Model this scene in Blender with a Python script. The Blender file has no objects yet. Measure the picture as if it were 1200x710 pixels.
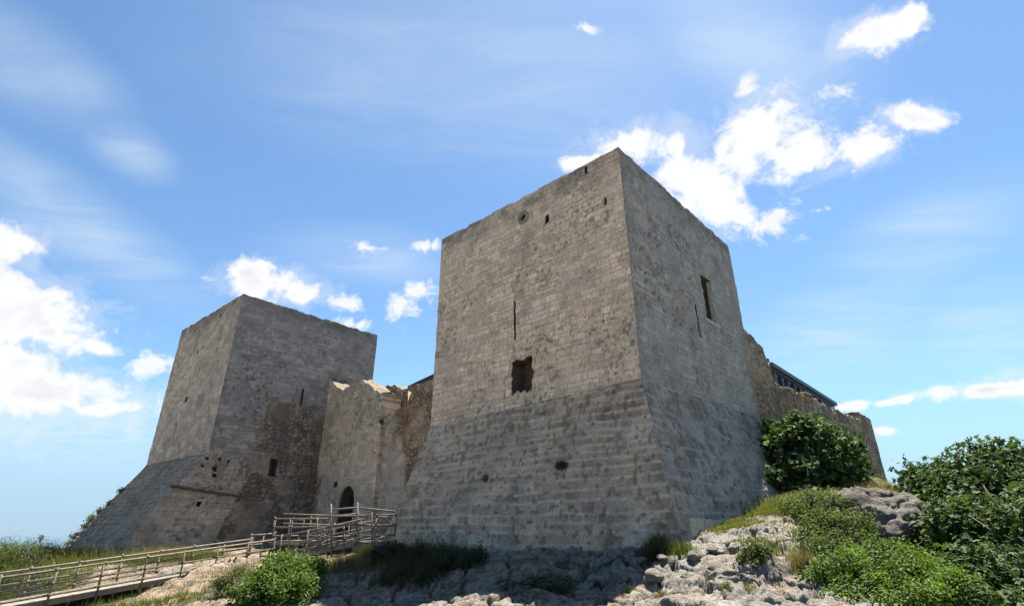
import bpy, math, random
import numpy as np
from mathutils import Vector, Matrix

# ------------------------------------------------------------------ camera, sky, sun, exposure
S = bpy.context.scene
F_PX, PITCH = 621.7157, 0.4078          # focal length for a 1200 px wide frame, upward tilt
cam_data = bpy.data.cameras.new('camera')
cam = bpy.data.objects.new('camera', cam_data)
S.collection.objects.link(cam)
cam.location = (0, 0, 0)
cam.rotation_euler = (math.pi / 2 + PITCH, 0, 0)
cam_data.sensor_width = 36
cam_data.lens = 36 * F_PX / 1200
cam_data.clip_end = 20000
cam_data.clip_start = 0.05
S.camera = cam

SUN_EL, SUN_AZ = math.radians(66.5), math.radians(30)     # azimuth from +Y towards +X
SKY_STRENGTH = 0.05
CLOUD_LIGHT = 0.26
sun_data = bpy.data.lights.new('sun', 'SUN')
sun = bpy.data.objects.new('sun', sun_data)
S.collection.objects.link(sun)
sun_data.energy = 5.0
sun_data.angle = math.radians(0.53)
sun_data.color = (1.0, 0.915, 0.78)
SUN_DIR = Vector((math.sin(SUN_AZ) * math.cos(SUN_EL), math.cos(SUN_AZ) * math.cos(SUN_EL), math.sin(SUN_EL)))
sun.rotation_euler = (-SUN_DIR).to_track_quat('-Z', 'Y').to_euler()
sun.location = (20, 60, 90)
S.view_settings.view_transform = 'Standard'
S.view_settings.look = 'None'
S.view_settings.exposure = 1.96
S.view_settings.gamma = 1.0


def direction(px, py):
    a, b = (px - 600) / F_PX, (355 - py) / F_PX
    c, s = math.cos(PITCH), math.sin(PITCH)
    return Vector((a, c - b * s, s + b * c))


def at(px, py, Y):
    d = direction(px, py)
    return Vector((d.x / d.y * Y, Y, d.z / d.y * Y))


W = bpy.data.worlds.new('World')
S.world = W
W.use_nodes = True
nt = W.node_tree
for n_ in list(nt.nodes):
    nt.nodes.remove(n_)
NW, LW = nt.nodes.new, nt.links.new
out = NW('ShaderNodeOutputWorld')
bg = NW('ShaderNodeBackground')
bg.inputs['Strength'].default_value = SKY_STRENGTH
LW(bg.outputs[0], out.inputs[0])
sky = NW('ShaderNodeTexSky')
sky.sky_type = 'NISHITA'
sky.sun_disc = False
sky.sun_elevation = SUN_EL
sky.sun_rotation = SUN_AZ
sky.altitude = 100
sky.air_density = 1.0
sky.dust_density = 0.25
sky.ozone_density = 1.6
geo = NW('ShaderNodeTexCoord')


def wmath(op, a, b=None, clamp=False):
    m = NW('ShaderNodeMath')
    m.operation = op
    m.use_clamp = clamp
    for i, v in enumerate((a, b)):
        if v is None:
            continue
        if isinstance(v, (int, float)):
            m.inputs[i].default_value = v
        else:
            LW(v, m.inputs[i])
    return m.outputs[0]


def wrange(v, f0, f1, t0, t1, kind='SMOOTHSTEP'):
    m = NW('ShaderNodeMapRange')
    m.interpolation_type = kind
    LW(v, m.inputs['Value'])
    for k, x in zip(('From Min', 'From Max', 'To Min', 'To Max'), (f0, f1, t0, t1)):
        m.inputs[k].default_value = x
    return m.outputs[0]


def wnoise(vec, scale, detail, rough, dist=0.0):
    m = NW('ShaderNodeTexNoise')
    LW(vec, m.inputs['Vector'])
    m.inputs['Scale'].default_value = scale
    m.inputs['Detail'].default_value = detail
    m.inputs['Roughness'].default_value = rough
    m.inputs['Distortion'].default_value = dist
    return m.outputs[0]


def ellipse_field(lst):
    """smallest elliptical distance (0 centre, 1 rim) to a list of clouds given as direction, size and tilt"""
    cur = None
    for (px, py, rx, ry, rot) in lst:
        c = direction(px, py).normalized()
        th = math.radians(rot)
        e1 = direction(px + rx * math.cos(th), py + rx * math.sin(th)).normalized() - c
        e2 = direction(px - ry * math.sin(th), py + ry * math.cos(th)).normalized() - c
        a = (e1 - c * e1.dot(c))
        sa = a.length
        a.normalize()
        b = c.cross(a)
        sb = abs(e2.dot(b))
        M = Matrix((a, b, c)).transposed()
        mp = NW('ShaderNodeMapping')
        mp.vector_type = 'TEXTURE'
        LW(geo.outputs['Generated'], mp.inputs['Vector'])
        mp.inputs['Rotation'].default_value = M.to_euler()
        mp.inputs['Scale'].default_value = (sa, sb, 1000)
        ln = NW('ShaderNodeVectorMath')
        ln.operation = 'LENGTH'
        LW(mp.outputs[0], ln.inputs[0])
        cur = ln.outputs['Value'] if cur is None else wmath('MINIMUM', cur, ln.outputs['Value'])
    return cur


CUMULUS = [(745, 172, 56, 22, -4), (792, 168, 20, 16, 0), (690, 188, 36, 10, -10),
           (885, 160, 62, 36, -22), (935, 180, 72, 30, -4), (1005, 170, 60, 22, -12), (1062, 137, 36, 18, 8),
           (815, 215, 52, 36, 40), (845, 248, 32, 22, 20),
           (1035, 38, 46, 20, -14), (1064, 20, 22, 11, -20),
           (46, 378, 78, 46, 18), (-10, 365, 84, 48, 10), (116, 408, 24, 11, 15),
           (8, 284, 42, 22, 18), (55, 462, 95, 36, 3), (0, 462, 95, 46, 0), (20, 425, 60, 26, 0), (110, 480, 45, 12, -4),
           (318, 334, 54, 20, 8), (292, 320, 26, 15, 0), (345, 345, 30, 12, 0),
          
           (1160, 456, 82, 11, -5), (1230, 450, 70, 14, -3), (1046, 470, 24, 5, -12), (1001, 475, 20, 6, -8), (1036, 505, 16, 5, 0)]
THIN = [(407, 355, 24, 10, 8), (467, 362, 20, 18, 0), (492, 342, 28, 13, 10), (414, 380, 22, 8, 5), (178, 427, 34, 14, -5), (430, 290, 24, 8, 5), (496, 287, 14, 8, 0),
        (690, 34, 16, 7, 10), (876, 98, 24, 14, -35), (988, 107, 27, 12, -8), (905, 258, 46, 20, -10), (560, 345, 30, 10, 5)]
VEIL = [(990, 385, 150, 62, -14), (90, 262, 210, 52, 32), (150, 170, 70, 36, 36), (40, 80, 150, 60, 30), (560, 90, 330, 120, 5),
        (880, 60, 170, 90, 20), (1080, 280, 160, 60, -25), (430, 300, 120, 40, 5), (110, 505, 150, 60, 0), (1150, 380, 120, 60, -10)]
dvec = geo.outputs['Generated']
big = wnoise(dvec, 7.0, 3, 0.55)
fine = wnoise(dvec, 20.0, 9, 0.62, 0.35)
r_c = ellipse_field([(x_, y_, a_ * 1.0, b_ * 1.0, t_) for x_, y_, a_, b_, t_ in CUMULUS])
pert = wmath('ADD', wmath('MULTIPLY', wmath('SUBTRACT', fine, 0.5), 3.0), wmath('MULTIPLY', wmath('SUBTRACT', big, 0.5), 1.6))
r_p = wmath('ADD', r_c, pert)
m_c = wrange(r_p, 1.22, 0.50, 0, 1)
# thin cirrus streaks: noise on a flat layer far above, so it foreshortens towards the horizon
sep = NW('ShaderNodeSeparateXYZ')
LW(dvec, sep.inputs[0])
zz = wmath('MAXIMUM', sep.outputs[2], 0.06)
cmb = NW('ShaderNodeCombineXYZ')
LW(wmath('DIVIDE', sep.outputs[0], zz), cmb.inputs[0])
LW(wmath('DIVIDE', sep.outputs[1], zz), cmb.inputs[1])
mpc = NW('ShaderNodeMapping')
LW(cmb.outputs[0], mpc.inputs['Vector'])
mpc.inputs['Rotation'].default_value = (0, 0, math.radians(38))
mpc.inputs['Scale'].default_value = (1.0, 3.2, 1)
streak = wnoise(mpc.outputs[0], 1.3, 7, 0.6, 0.6)
r_v = ellipse_field(VEIL)
m_v = wmath('MULTIPLY', wrange(r_v, 1.25, 0.1, 0, 1), wrange(streak, 0.25, 0.8, 0.12, 0.55))
wisp = wrange(wmath('ADD', r_c, wmath('MULTIPLY', wmath('SUBTRACT', wnoise(dvec, 13.0, 8, 0.66, 0.8), 0.5), 4.5)), 1.7, 0.5, 0, 0.30)
# grey bellies: a second, offset noise dims the thick parts a little
belly = wmath('MULTIPLY', wrange(r_p, 0.5, -0.1, 0, 1), wrange(wnoise(dvec, 5.0, 5, 0.55), 0.42, 0.66, 0, 1))
c_lum = wrange(belly, 0, 1, 1.0, 0.78, 'LINEAR')
c_col = NW('ShaderNodeCombineColor')
CL = CLOUD_LIGHT / SKY_STRENGTH
LW(wmath('MULTIPLY', c_lum, CL * 0.985), c_col.inputs[0])
LW(wmath('MULTIPLY', c_lum, CL * 0.995), c_col.inputs[1])
LW(wmath('MULTIPLY', wrange(belly, 0, 1, 1.0, 0.83, 'LINEAR'), CL * 1.01), c_col.inputs[2])


def wmix(fac, a, b):
    m = NW('ShaderNodeMix')
    m.data_type = 'RGBA'
    LW(fac, m.inputs[0])
    for i, v in ((6, a), (7, b)):
        if isinstance(v, tuple):
            m.inputs[i].default_value = v
        else:
            LW(v, m.inputs[i])
    return m.outputs[2]


tint = NW('ShaderNodeMix')
tint.data_type = 'RGBA'
tint.blend_type = 'MULTIPLY'
tint.inputs[0].default_value = 1.0
LW(sky.outputs[0], tint.inputs[6])
tint.inputs[7].default_value = (0.75, 0.915, 0.98, 1)
veil_mix = wmix(m_v, tint.outputs[2], (CL * 0.78, CL * 0.90, CL * 1.0, 1))
# pale blue air low over the horizon
hz = wrange(sep.outputs[2], 0.0, 0.26, 0.85, 0.0)
low = NW('ShaderNodeMix')
low.data_type = 'RGBA'
LW(hz, low.inputs[0])
LW(tint.outputs[2], low.inputs[6])
low.inputs[7].default_value = (0.105 / SKY_STRENGTH, 0.155 / SKY_STRENGTH, 0.215 / SKY_STRENGTH, 1)
veil_mix = wmix(m_v, low.outputs[2], (CL * 0.78, CL * 0.90, CL * 1.0, 1))
thin = wrange(wmath('ADD', ellipse_field(THIN), wmath('MULTIPLY', wmath('SUBTRACT', wnoise(dvec, 26.0, 9, 0.64, 0.6), 0.5), 4.6)), 1.15, 0.1, 0, 0.92)
LW(wmix(wmath('MAXIMUM', wmath('MAXIMUM', m_c, thin), wisp), veil_mix, c_col.outputs[0]), bg.inputs['Color'])

# ------------------------------------------------------------------ numeric helpers
rng = np.random.default_rng(7)
TAB = rng.random(65536)


def _h(ix, iy, iz, seed):
    k = (ix * 73856093) ^ (iy * 19349663) ^ (iz * 83492791) ^ (seed * 2654435)
    k = k ^ (k >> 13)
    return TAB[(k * 40503) & 65535]


def vn(x, y, z=0.0, seed=0):
    x, y, z = np.broadcast_arrays(np.asarray(x, float), np.asarray(y, float), np.asarray(z, float))
    ix, iy, iz = (np.floor(v).astype(np.int64) for v in (x, y, z))
    fx, fy, fz = x - ix, y - iy, z - iz
    fx, fy, fz = (v * v * (3 - 2 * v) for v in (fx, fy, fz))
    r = 0
    for dx in (0, 1):
        for dy in (0, 1):
            for dz in (0, 1):
                w = (fx if dx else 1 - fx) * (fy if dy else 1 - fy) * (fz if dz else 1 - fz)
                r = r + w * _h(ix + dx, iy + dy, iz + dz, seed)
    return r


def fbm(x, y, z=0.0, oct=4, seed=0, gain=0.5):
    r, a, t = 0, 1.0, 0
    for i in range(oct):
        k = 2.03 ** i
        r = r + a * vn(np.asarray(x) * k + 11.3 * i, np.asarray(y) * k + 3.7 * i, np.asarray(z) * k, seed + i)
        t += a
        a *= gain
    return r / t


def sstep(a, b, x):
    t = np.clip((x - a) / (b - a), 0, 1)
    return t * t * (3 - 2 * t)


def voronoi(x, y, seed=0, jit=0.85):
    ix, iy = np.floor(x).astype(np.int64), np.floor(y).astype(np.int64)
    f1 = np.full(x.shape, 9.0)
    f2 = np.full(x.shape, 9.0)
    rid = np.zeros(x.shape)
    for dx in (-1, 0, 1):
        for dy in (-1, 0, 1):
            cx, cy = ix + dx, iy + dy
            px = cx + 0.5 + jit * (_h(cx, cy, 0 * cx, seed) - 0.5)
            py = cy + 0.5 + jit * (_h(cx, cy, 0 * cx + 1, seed) - 0.5)
            d = np.hypot(px - x, py - y)
            v = _h(cx, cy, 0 * cx + 2, seed)
            m = d < f1
            f2 = np.where(m, f1, np.minimum(f2, d))
            rid = np.where(m, v, rid)
            f1 = np.where(m, d, f1)
    return f1, f2, rid


def courses(s, t, row, wid, seed, wob=0.05):
    """irregular coursed ashlar: returns per-block random values and distance to the nearest joint (m)"""
    rg = np.random.default_rng(seed)
    s = s + wob * 1.2 * (fbm(s * 0.9, t * 0.9, 3.1, 3, seed) - 0.5)
    t = t + wob * 2 * (fbm(s * 0.35, t * 0.6, 7.7, 3, seed + 5) - 0.5)
    t0 = -6.0
    hts = row * (0.68 + 0.64 * rg.random(300))
    edges = t0 + np.concatenate([[0], np.cumsum(hts)])
    ri = np.clip(np.searchsorted(edges, t) - 1, 0, 299)
    dj = np.minimum(t - edges[ri], edges[ri + 1] - t)
    tone = np.zeros(s.shape)
    tone2 = np.zeros(s.shape)
    dv = np.zeros(s.shape)
    for r in np.unique(ri):
        m = ri == r
        ws = wid * (0.55 + 0.95 * rg.random(260))
        e = -60 + rg.random() + np.concatenate([[0], np.cumsum(ws)])
        v1, v2 = rg.random(261), rg.random(261)
        k = np.clip(np.searchsorted(e, s[m]) - 1, 0, 258)
        dv[m] = np.minimum(s[m] - e[k], e[k + 1] - s[m])
        tone[m], tone2[m] = v1[k], v2[k]
    return tone, tone2, np.minimum(dj, dv), dj


# ------------------------------------------------------------------ object helpers
COL = S.collection


def mesh_np(name, V, faces, smooth=True, cols=None):
    """V (n,3); faces: list of int arrays (m,k)"""
    me = bpy.data.meshes.new(name)
    V = np.asarray(V, dtype=np.float32)
    me.vertices.add(len(V))
    me.vertices.foreach_set('co', V.ravel())
    faces = [np.asarray(f, dtype=np.int32) for f in faces if len(f)]
    nl = sum(f.size for f in faces)
    npoly = sum(len(f) for f in faces)
    me.loops.add(nl)
    me.polygons.add(npoly)
    me.loops.foreach_set('vertex_index', np.concatenate([f.ravel() for f in faces]))
    tot = np.concatenate([np.full(len(f), f.shape[1], np.int32) for f in faces])
    start = np.concatenate([[0], np.cumsum(tot)[:-1]]).astype(np.int32)
    me.polygons.foreach_set('loop_start', start)
    me.polygons.foreach_set('loop_total', tot)
    me.polygons.foreach_set('use_smooth', np.full(npoly, smooth))
    if cols is not None:
        a = me.attributes.new('col', 'FLOAT_COLOR', 'POINT')
        c4 = np.ones((len(V), 4), np.float32)
        c4[:, :3] = cols
        a.data.foreach_set('color', c4.ravel())
    me.update(calc_edges=True)
    me.validate()
    return me


def link(name, me, mat=None, parent=None):
    o = bpy.data.objects.new(name, me)
    COL.objects.link(o)
    if mat is not None:
        me.materials.append(mat)
    if parent is not None:
        o.parent = parent
    return o


def root_loc(parent):
    v = Vector((0, 0, 0))
    while parent is not None:
        v = v + parent.location
        parent = parent.parent
    return np.array(v)


def obj_np(name, V, faces, mat, parent=None, smooth=True, cols=None):
    """vertices come in world space; they are stored relative to the parent thing"""
    V = np.asarray(V, float) - root_loc(parent)
    return link(name, mesh_np(name, V, faces, smooth, cols), mat, parent)


def centred(name, V, faces, mat, smooth=True, cols=None, base=None):
    """a top-level mesh whose origin sits at its base"""
    V = np.asarray(V, float)
    if base is None:
        base = np.array([(V[:, 0].min() + V[:, 0].max()) / 2, (V[:, 1].min() + V[:, 1].max()) / 2, V[:, 2].min()])
    o = link(name, mesh_np(name, V - base, faces, smooth, cols), mat)
    o.location = base
    return o


def tag(o, label=None, cat=None, group=None, kind=None):
    if label:
        o['label'] = label
    if cat:
        o['category'] = cat
    if group:
        o['group'] = group
    if kind:
        o['kind'] = kind
    return o


def thing(name, label, cat, loc, group=None):
    o = bpy.data.objects.new(name, None)
    o.empty_display_size = 0.3
    COL.objects.link(o)
    o.location = loc
    return tag(o, label, cat, group)


class MB:
    """collects boxes, tubes and grids"""
    def __init__(s):
        s.V, s.F, s.n = [], {}, 0

    def add(s, V, *faces):
        V = np.asarray(V, float)
        s.V.append(V)
        for f in faces:
            f = np.asarray(f, int) + s.n
            s.F.setdefault(f.shape[1], []).append(f)
        s.n += len(V)

    def box(s, O, A, B, C):
        """parallelepiped with corner O and edge vectors A, B, C"""
        O, A, B, C = (np.array(v, float) for v in (O, A, B, C))
        if np.dot(np.cross(A, B), C) < 0:
            O, A = O + A, -A
        V = [O, O + A, O + A + B, O + B, O + C, O + A + C, O + A + B + C, O + B + C]
        s.add(V, [[0, 3, 2, 1], [4, 5, 6, 7], [0, 1, 5, 4], [1, 2, 6, 5], [2, 3, 7, 6], [3, 0, 4, 7]])

    def tube(s, pts, r, n=8, r2=None):
        pts = [np.array(p, float) for p in pts]
        rings = []
        m = len(pts)
        for i, p in enumerate(pts):
            d = pts[min(i + 1, m - 1)] - pts[max(i - 1, 0)]
            d = d / np.linalg.norm(d)
            a = np.cross(d, [0, 0, 1.0] if abs(d[2]) < 0.95 else [1.0, 0, 0])
            a /= np.linalg.norm(a)
            b = np.cross(d, a)
            rr = r if r2 is None else r + (r2 - r) * i / max(m - 1, 1)
            t = np.linspace(0, 2 * np.pi, n, endpoint=False)
            rings.append(p + rr * (np.cos(t)[:, None] * a + np.sin(t)[:, None] * b))
        V = np.concatenate(rings + [pts[0][None], pts[-1][None]])
        q, t3 = [], []
        for i in range(m - 1):
            for j in range(n):
                k = (j + 1) % n
                q.append([i * n + j, (i + 1) * n + j, (i + 1) * n + k, i * n + k])
        e = m * n
        for j in range(n):
            k = (j + 1) % n
            t3.append([e, j, k])
            t3.append([e + 1, (m - 1) * n + k, (m - 1) * n + j])
        s.add(V, q, t3)

    def arrays(s):
        return np.concatenate(s.V), [np.concatenate(f) for f in s.F.values()]

    def build(s, name, mat, parent=None, smooth=False):
        V, F = s.arrays()
        return obj_np(name, V, F, mat, parent, smooth)


# ------------------------------------------------------------------ materials
def new_mat(name):
    m = bpy.data.materials.new(name)
    m.use_nodes = True
    t = m.node_tree
    b = t.nodes['Principled BSDF']
    return m, t, b


def nnoise(t, vec, scale, detail=4, rough=0.6):
    n = t.nodes.new('ShaderNodeTexNoise')
    n.inputs['Scale'].default_value = scale
    n.inputs['Detail'].default_value = detail
    n.inputs['Roughness'].default_value = rough
    t.links.new(vec, n.inputs['Vector'])
    return n.outputs[0]


def nrange(t, v, a, b, c, d):
    n = t.nodes.new('ShaderNodeMapRange')
    t.links.new(v, n.inputs['Value'])
    for k, x in zip(('From Min', 'From Max', 'To Min', 'To Max'), (a, b, c, d)):
        n.inputs[k].default_value = x
    return n.outputs[0]


def nmath(t, op, a, b):
    n = t.nodes.new('ShaderNodeMath')
    n.operation = op
    for i, v in enumerate((a, b)):
        if isinstance(v, (int, float)):
            n.inputs[i].default_value = v
        else:
            t.links.new(v, n.inputs[i])
    return n.outputs[0]


def stone_mat(name, bump=0.75, grain=(0.64, 1.38), pits=0.5, base=None, rough=0.95, rocky=False):
    """stone whose own colour comes from the 'col' attribute (blocks, mortar, stains), broken up by fine grain, pits and bump"""
    m, t, b = new_mat(name)
    tc = t.nodes.new('ShaderNodeTexCoord').outputs['Object']
    if base is None:
        at_ = t.nodes.new('ShaderNodeAttribute')
        at_.attribute_name = 'col'
        c0 = at_.outputs['Color']
    else:
        r = t.nodes.new('ShaderNodeRGB')
        r.outputs[0].default_value = (*base, 1)
        c0 = r.outputs[0]
    g1 = nnoise(t, tc, 9.0, 8, 0.72)
    g2 = nnoise(t, tc, 30.0, 5, 0.75)
    g0 = nnoise(t, tc, 1.7, 6, 0.65)
    f = nmath(t, 'MULTIPLY', nrange(t, g1, 0.3, 0.7, grain[0], grain[1]), nrange(t, g0, 0.3, 0.7, 0.86, 1.14))
    pit = nrange(t, nmath(t, 'MULTIPLY', g2, nrange(t, g1, 0.3, 0.7, 0.7, 1.25)), 0.60, 0.72, 1.0, 1.0 - pits)
    f = nmath(t, 'MULTIPLY', f, pit)
    f = nmath(t, 'MULTIPLY', f, nrange(t, g2, 0.32, 0.68, 0.78, 1.22))
    mx = t.nodes.new('ShaderNodeVectorMath')
    mx.operation = 'SCALE'
    t.links.new(c0, mx.inputs[0])
    t.links.new(f, mx.inputs['Scale'])
    t.links.new(mx.outputs[0], b.inputs['Base Color'])
    b.inputs['Roughness'].default_value = rough
    b.inputs['Specular IOR Level'].default_value = 0.2
    h = nmath(t, 'ADD', nmath(t, 'MULTIPLY', g1, 0.06), nmath(t, 'MULTIPLY', nmath(t, 'MULTIPLY', g2, pit), 0.03))
    if rocky:
        g3_ = nnoise(t, tc, 3.6, 9, 0.7)
        rd = nmath(t, 'ABSOLUTE', nmath(t, 'SUBTRACT', g3_, 0.5), 0)
        h = nmath(t, 'ADD', nmath(t, 'MULTIPLY', h, 1.6), nmath(t, 'MULTIPLY', rd, -0.5))
    bp = t.nodes.new('ShaderNodeBump')
    bp.inputs['Strength'].default_value = bump
    bp.inputs['Distance'].default_value = 1.0
    t.links.new(h, bp.inputs['Height'])
    t.links.new(bp.outputs[0], b.inputs['Normal'])
    return m


def leaf_mat(name, dark, light, trans=0.35, rough=0.5, spec=0.35):
    m, t, b = new_mat(name)
    at_ = t.nodes.new('ShaderNodeAttribute')
    at_.attribute_name = 'col'
    tc = t.nodes.new('ShaderNodeTexCoord').outputs['Object']
    nz = nnoise(t, tc, 2.2, 3, 0.6)
    mx = t.nodes.new('ShaderNodeMix')
    mx.data_type = 'RGBA'
    t.links.new(at_.outputs['Fac'], mx.inputs[0])
    mx.inputs[6].default_value = (*dark, 1)
    mx.inputs[7].default_value = (*light, 1)
    sc = t.nodes.new('ShaderNodeVectorMath')
    sc.operation = 'SCALE'
    t.links.new(mx.outputs[2], sc.inputs[0])
    t.links.new(nrange(t, nz, 0.3, 0.7, 0.5, 1.35), sc.inputs['Scale'])
    t.links.new(sc.outputs[0], b.inputs['Base Color'])
    b.inputs['Roughness'].default_value = rough
    b.inputs['Specular IOR Level'].default_value = spec
    tr = t.nodes.new('ShaderNodeBsdfTranslucent')
    yg = t.nodes.new('ShaderNodeVectorMath')
    yg.operation = 'MULTIPLY'
    yg.inputs[1].default_value = (1.5, 1.7, 0.6)
    t.links.new(sc.outputs[0], yg.inputs[0])
    t.links.new(yg.outputs[0], tr.inputs[0])
    mxs = t.nodes.new('ShaderNodeMixShader')
    mxs.inputs[0].default_value = trans
    t.links.new(b.outputs[0], mxs.inputs[1])
    t.links.new(tr.outputs[0], mxs.inputs[2])
    t.links.new(mxs.outputs[0], t.nodes['Material Output'].inputs[0])
    return m


def plain_mat(name, col, rough=0.6, metal=0.0, var=0.15, scale=6.0, spec=0.4):
    m, t, b = new_mat(name)
    tc = t.nodes.new('ShaderNodeTexCoord').outputs['Object']
    nz = nnoise(t, tc, scale, 5, 0.65)
    sc = t.nodes.new('ShaderNodeVectorMath')
    sc.operation = 'SCALE'
    sc.inputs[0].default_value = col
    t.links.new(nrange(t, nz, 0.3, 0.7, 1 - var, 1 + var), sc.inputs['Scale'])
    t.links.new(sc.outputs[0], b.inputs['Base Color'])
    b.inputs['Roughness'].default_value = rough
    b.inputs['Metallic'].default_value = metal
    b.inputs['Specular IOR Level'].default_value = spec
    return m


M_STONE = stone_mat('masonry_stone')
M_RUBBLE = stone_mat('rubble_stone', bump=0.8, grain=(0.6, 1.35), pits=0.6)
M_ROCK = stone_mat('limestone_rock', bump=1.0, grain=(0.45, 1.45), pits=0.65, rocky=True)
M_NICHE = stone_mat('niche_stone', base=(0.10, 0.08, 0.06), pits=0.3)  # darkened stone: the shade inside the openings is put into its colour
M_TRIM = stone_mat('dressed_stone', base=(0.40, 0.36, 0.30), pits=0.3)
M_DARKWOOD = plain_mat('dark_door_timber', (0.018, 0.016, 0.015), 0.8)
M_STEEL = plain_mat('galvanised_tube', (0.125, 0.108, 0.092), 0.8, 0.15, 0.45, 5)
M_DECK = plain_mat('weathered_deck_timber', (0.17, 0.15, 0.125), 0.85, 0, 0.25, 5)
M_DARKMETAL = plain_mat('dark_roof_metal', (0.035, 0.04, 0.045), 0.5, 0.4, 0.1)
M_CONC = plain_mat('pale_render', (0.4, 0.39, 0.36), 0.9, 0, 0.1)
M_GLASS = plain_mat('blue_window_glass', (0.05, 0.09, 0.13), 0.05, 0.0, 0.03, 3, 1.0)
_t = M_GLASS.node_tree
_tr = _t.nodes.new('ShaderNodeBsdfTransparent')
_tr.inputs[0].default_value = (0.62, 0.78, 0.9, 1)
_mx = _t.nodes.new('ShaderNodeMixShader')
_mx.inputs[0].default_value = 0.72
_t.links.new(_t.nodes['Principled BSDF'].outputs[0], _mx.inputs[1])
_t.links.new(_tr.outputs[0], _mx.inputs[2])
_t.links.new(_mx.outputs[0], _t.nodes['Material Output'].inputs[0])
M_CHANNEL = plain_mat('dark_channel', (0.022, 0.017, 0.014), 0.8, 0.2, 0.3)  # near-black surface set in the wall joints
M_RING = stone_mat('weathered_ring_stone', base=(0.22, 0.195, 0.165), pits=0.3)
M_SEA = plain_mat('sea_water', (0.03, 0.07, 0.10), 0.2, 0, 0.1, 0.01, 0.5)
M_BARK = plain_mat('grey_bark', (0.13, 0.11, 0.09), 0.9, 0, 0.3, 14)
M_LAMP = plain_mat('lamp_black', (0.03, 0.035, 0.035), 0.5, 0.3)
M_OPAL = plain_mat('opal_globe', (0.75, 0.75, 0.72), 0.25, 0, 0.03)
M_FIG = leaf_mat('fig_leaf', (0.035, 0.065, 0.025), (0.07, 0.108, 0.038), 0.22, 0.65, 0.12)
M_IVY = leaf_mat('bright_leaf', (0.035, 0.07, 0.013), (0.11, 0.165, 0.03), 0.35, 0.6, 0.15)
M_SHRUB = leaf_mat('olive_leaf', (0.045, 0.07, 0.024), (0.095, 0.118, 0.037), 0.3, 0.65, 0.12)
M_DARKLEAF = leaf_mat('dark_leaf', (0.02, 0.03, 0.014), (0.05, 0.065, 0.03), 0.25, 0.5)
M_GRASS = leaf_mat('grass_blade', (0.045, 0.065, 0.017), (0.14, 0.15, 0.05), 0.35, 0.6, 0.2)
M_DRY = leaf_mat('dry_stalk', (0.10, 0.075, 0.045), (0.22, 0.175, 0.105), 0.3, 0.7, 0.1)

# ------------------------------------------------------------------ plan of the place (metres, eye level = 0)
def unit(th):
    return np.array([-math.cos(th), math.sin(th), 0]), np.array([math.sin(th), math.cos(th), 0])


UA, RA = unit(0.7537)            # main tower: along the left face, along the right face
UB, RB = unit(0.716)             # far tower
A0 = np.array([5.107, 20.422, 0.])
A1, A2 = A0 + UA * 13.114, A0 + RA * 12.807
A3 = A1 + RA * 12.807
B0 = np.array([-20.848, 37.483, 0.])
B1, B2 = B0 + UB * 12.487, B0 + RB * 12.527
B3 = B1 + RB * 12.527
G0 = np.array([-15.39, 43.75, 0.])        # gate wall springs from the far tower here
DG = -UB                                  # and runs this way
DC = np.array([0.722, 0.692, 0.])         # right curtain wall
NC = np.array([0.692, -0.722, 0.])
UP = np.array([0, 0, 1.])


def hit(px, py, O, D):
    """where the sight line of a photo point meets the vertical plane through O along D: (distance along D, height)"""
    d = direction(px, py)
    rx, rz = d.x / d.y, d.z / d.y
    t, Y = np.linalg.solve(np.array([[D[0], -rx], [D[1], -1.0]]), -O[:2])
    return t, Y * rz


# ------------------------------------------------------------------ terrain
CP = []      # x, y, z, rockness


def cp(px, py, Y, r):
    v = at(px, py, Y)
    CP.append((v.x, v.y, v.z, r))


for q in [(450, 646, 28.6, .5), (500, 647, 27, .4), (560, 648, 24.6, .6), (640, 643, 22.0, 1), (720, 645, 19.8, 1), (790, 646, 17.9, 1), (812, 634, 18.3, .6), (850, 618, 20.2, .1),
          (880, 605, 22.6, 0), (918, 593, 28.0, 0), (800, 672, 16.0, 1), (850, 652, 16.2, 1), (880, 636, 17.2, .8), (920, 612, 19.5, .7), (950, 596, 21.5, .6), (1000, 582, 24, .3),
          (1005, 640, 18.2, 1), (980, 665, 15.6, 1), (930, 700, 13.6, 1), (870, 700, 13.4, 1), (790, 708, 14.2, 1), (700, 700, 15.6, 1), (610, 700, 17.0, 1), (540, 706, 18.0, 1),
          (470, 706, 19.5, .8), (400, 700, 21.0, .8), (330, 690, 22.0, .5), (270, 700, 23.0, .5), (300, 668, 27, .8), (255, 660, 29, .9), (200, 655, 31, .5), (140, 657, 34, .3), (210, 690, 26, .9), (110, 695, 26, .4),
          (60, 657, 40, .2), (20, 660, 36, 0), (0, 668, 30, 0), (-60, 672, 32, 0), (330, 656, 32.5, .8), (400, 650, 35, .7), (440, 648, 31, .7),
          (1050, 602, 25, .2), (1075, 640, 20, .3), (1100, 700, 15.5, .3), (1160, 705, 17, .2), (1230, 700, 17, .1), (1040, 566, 43, .1), (1120, 650, 36, .1), (1000, 545, 41.5, .2), (940, 560, 33, .2), (1250, 640, 30, .1)]:
    cp(*q)
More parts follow.
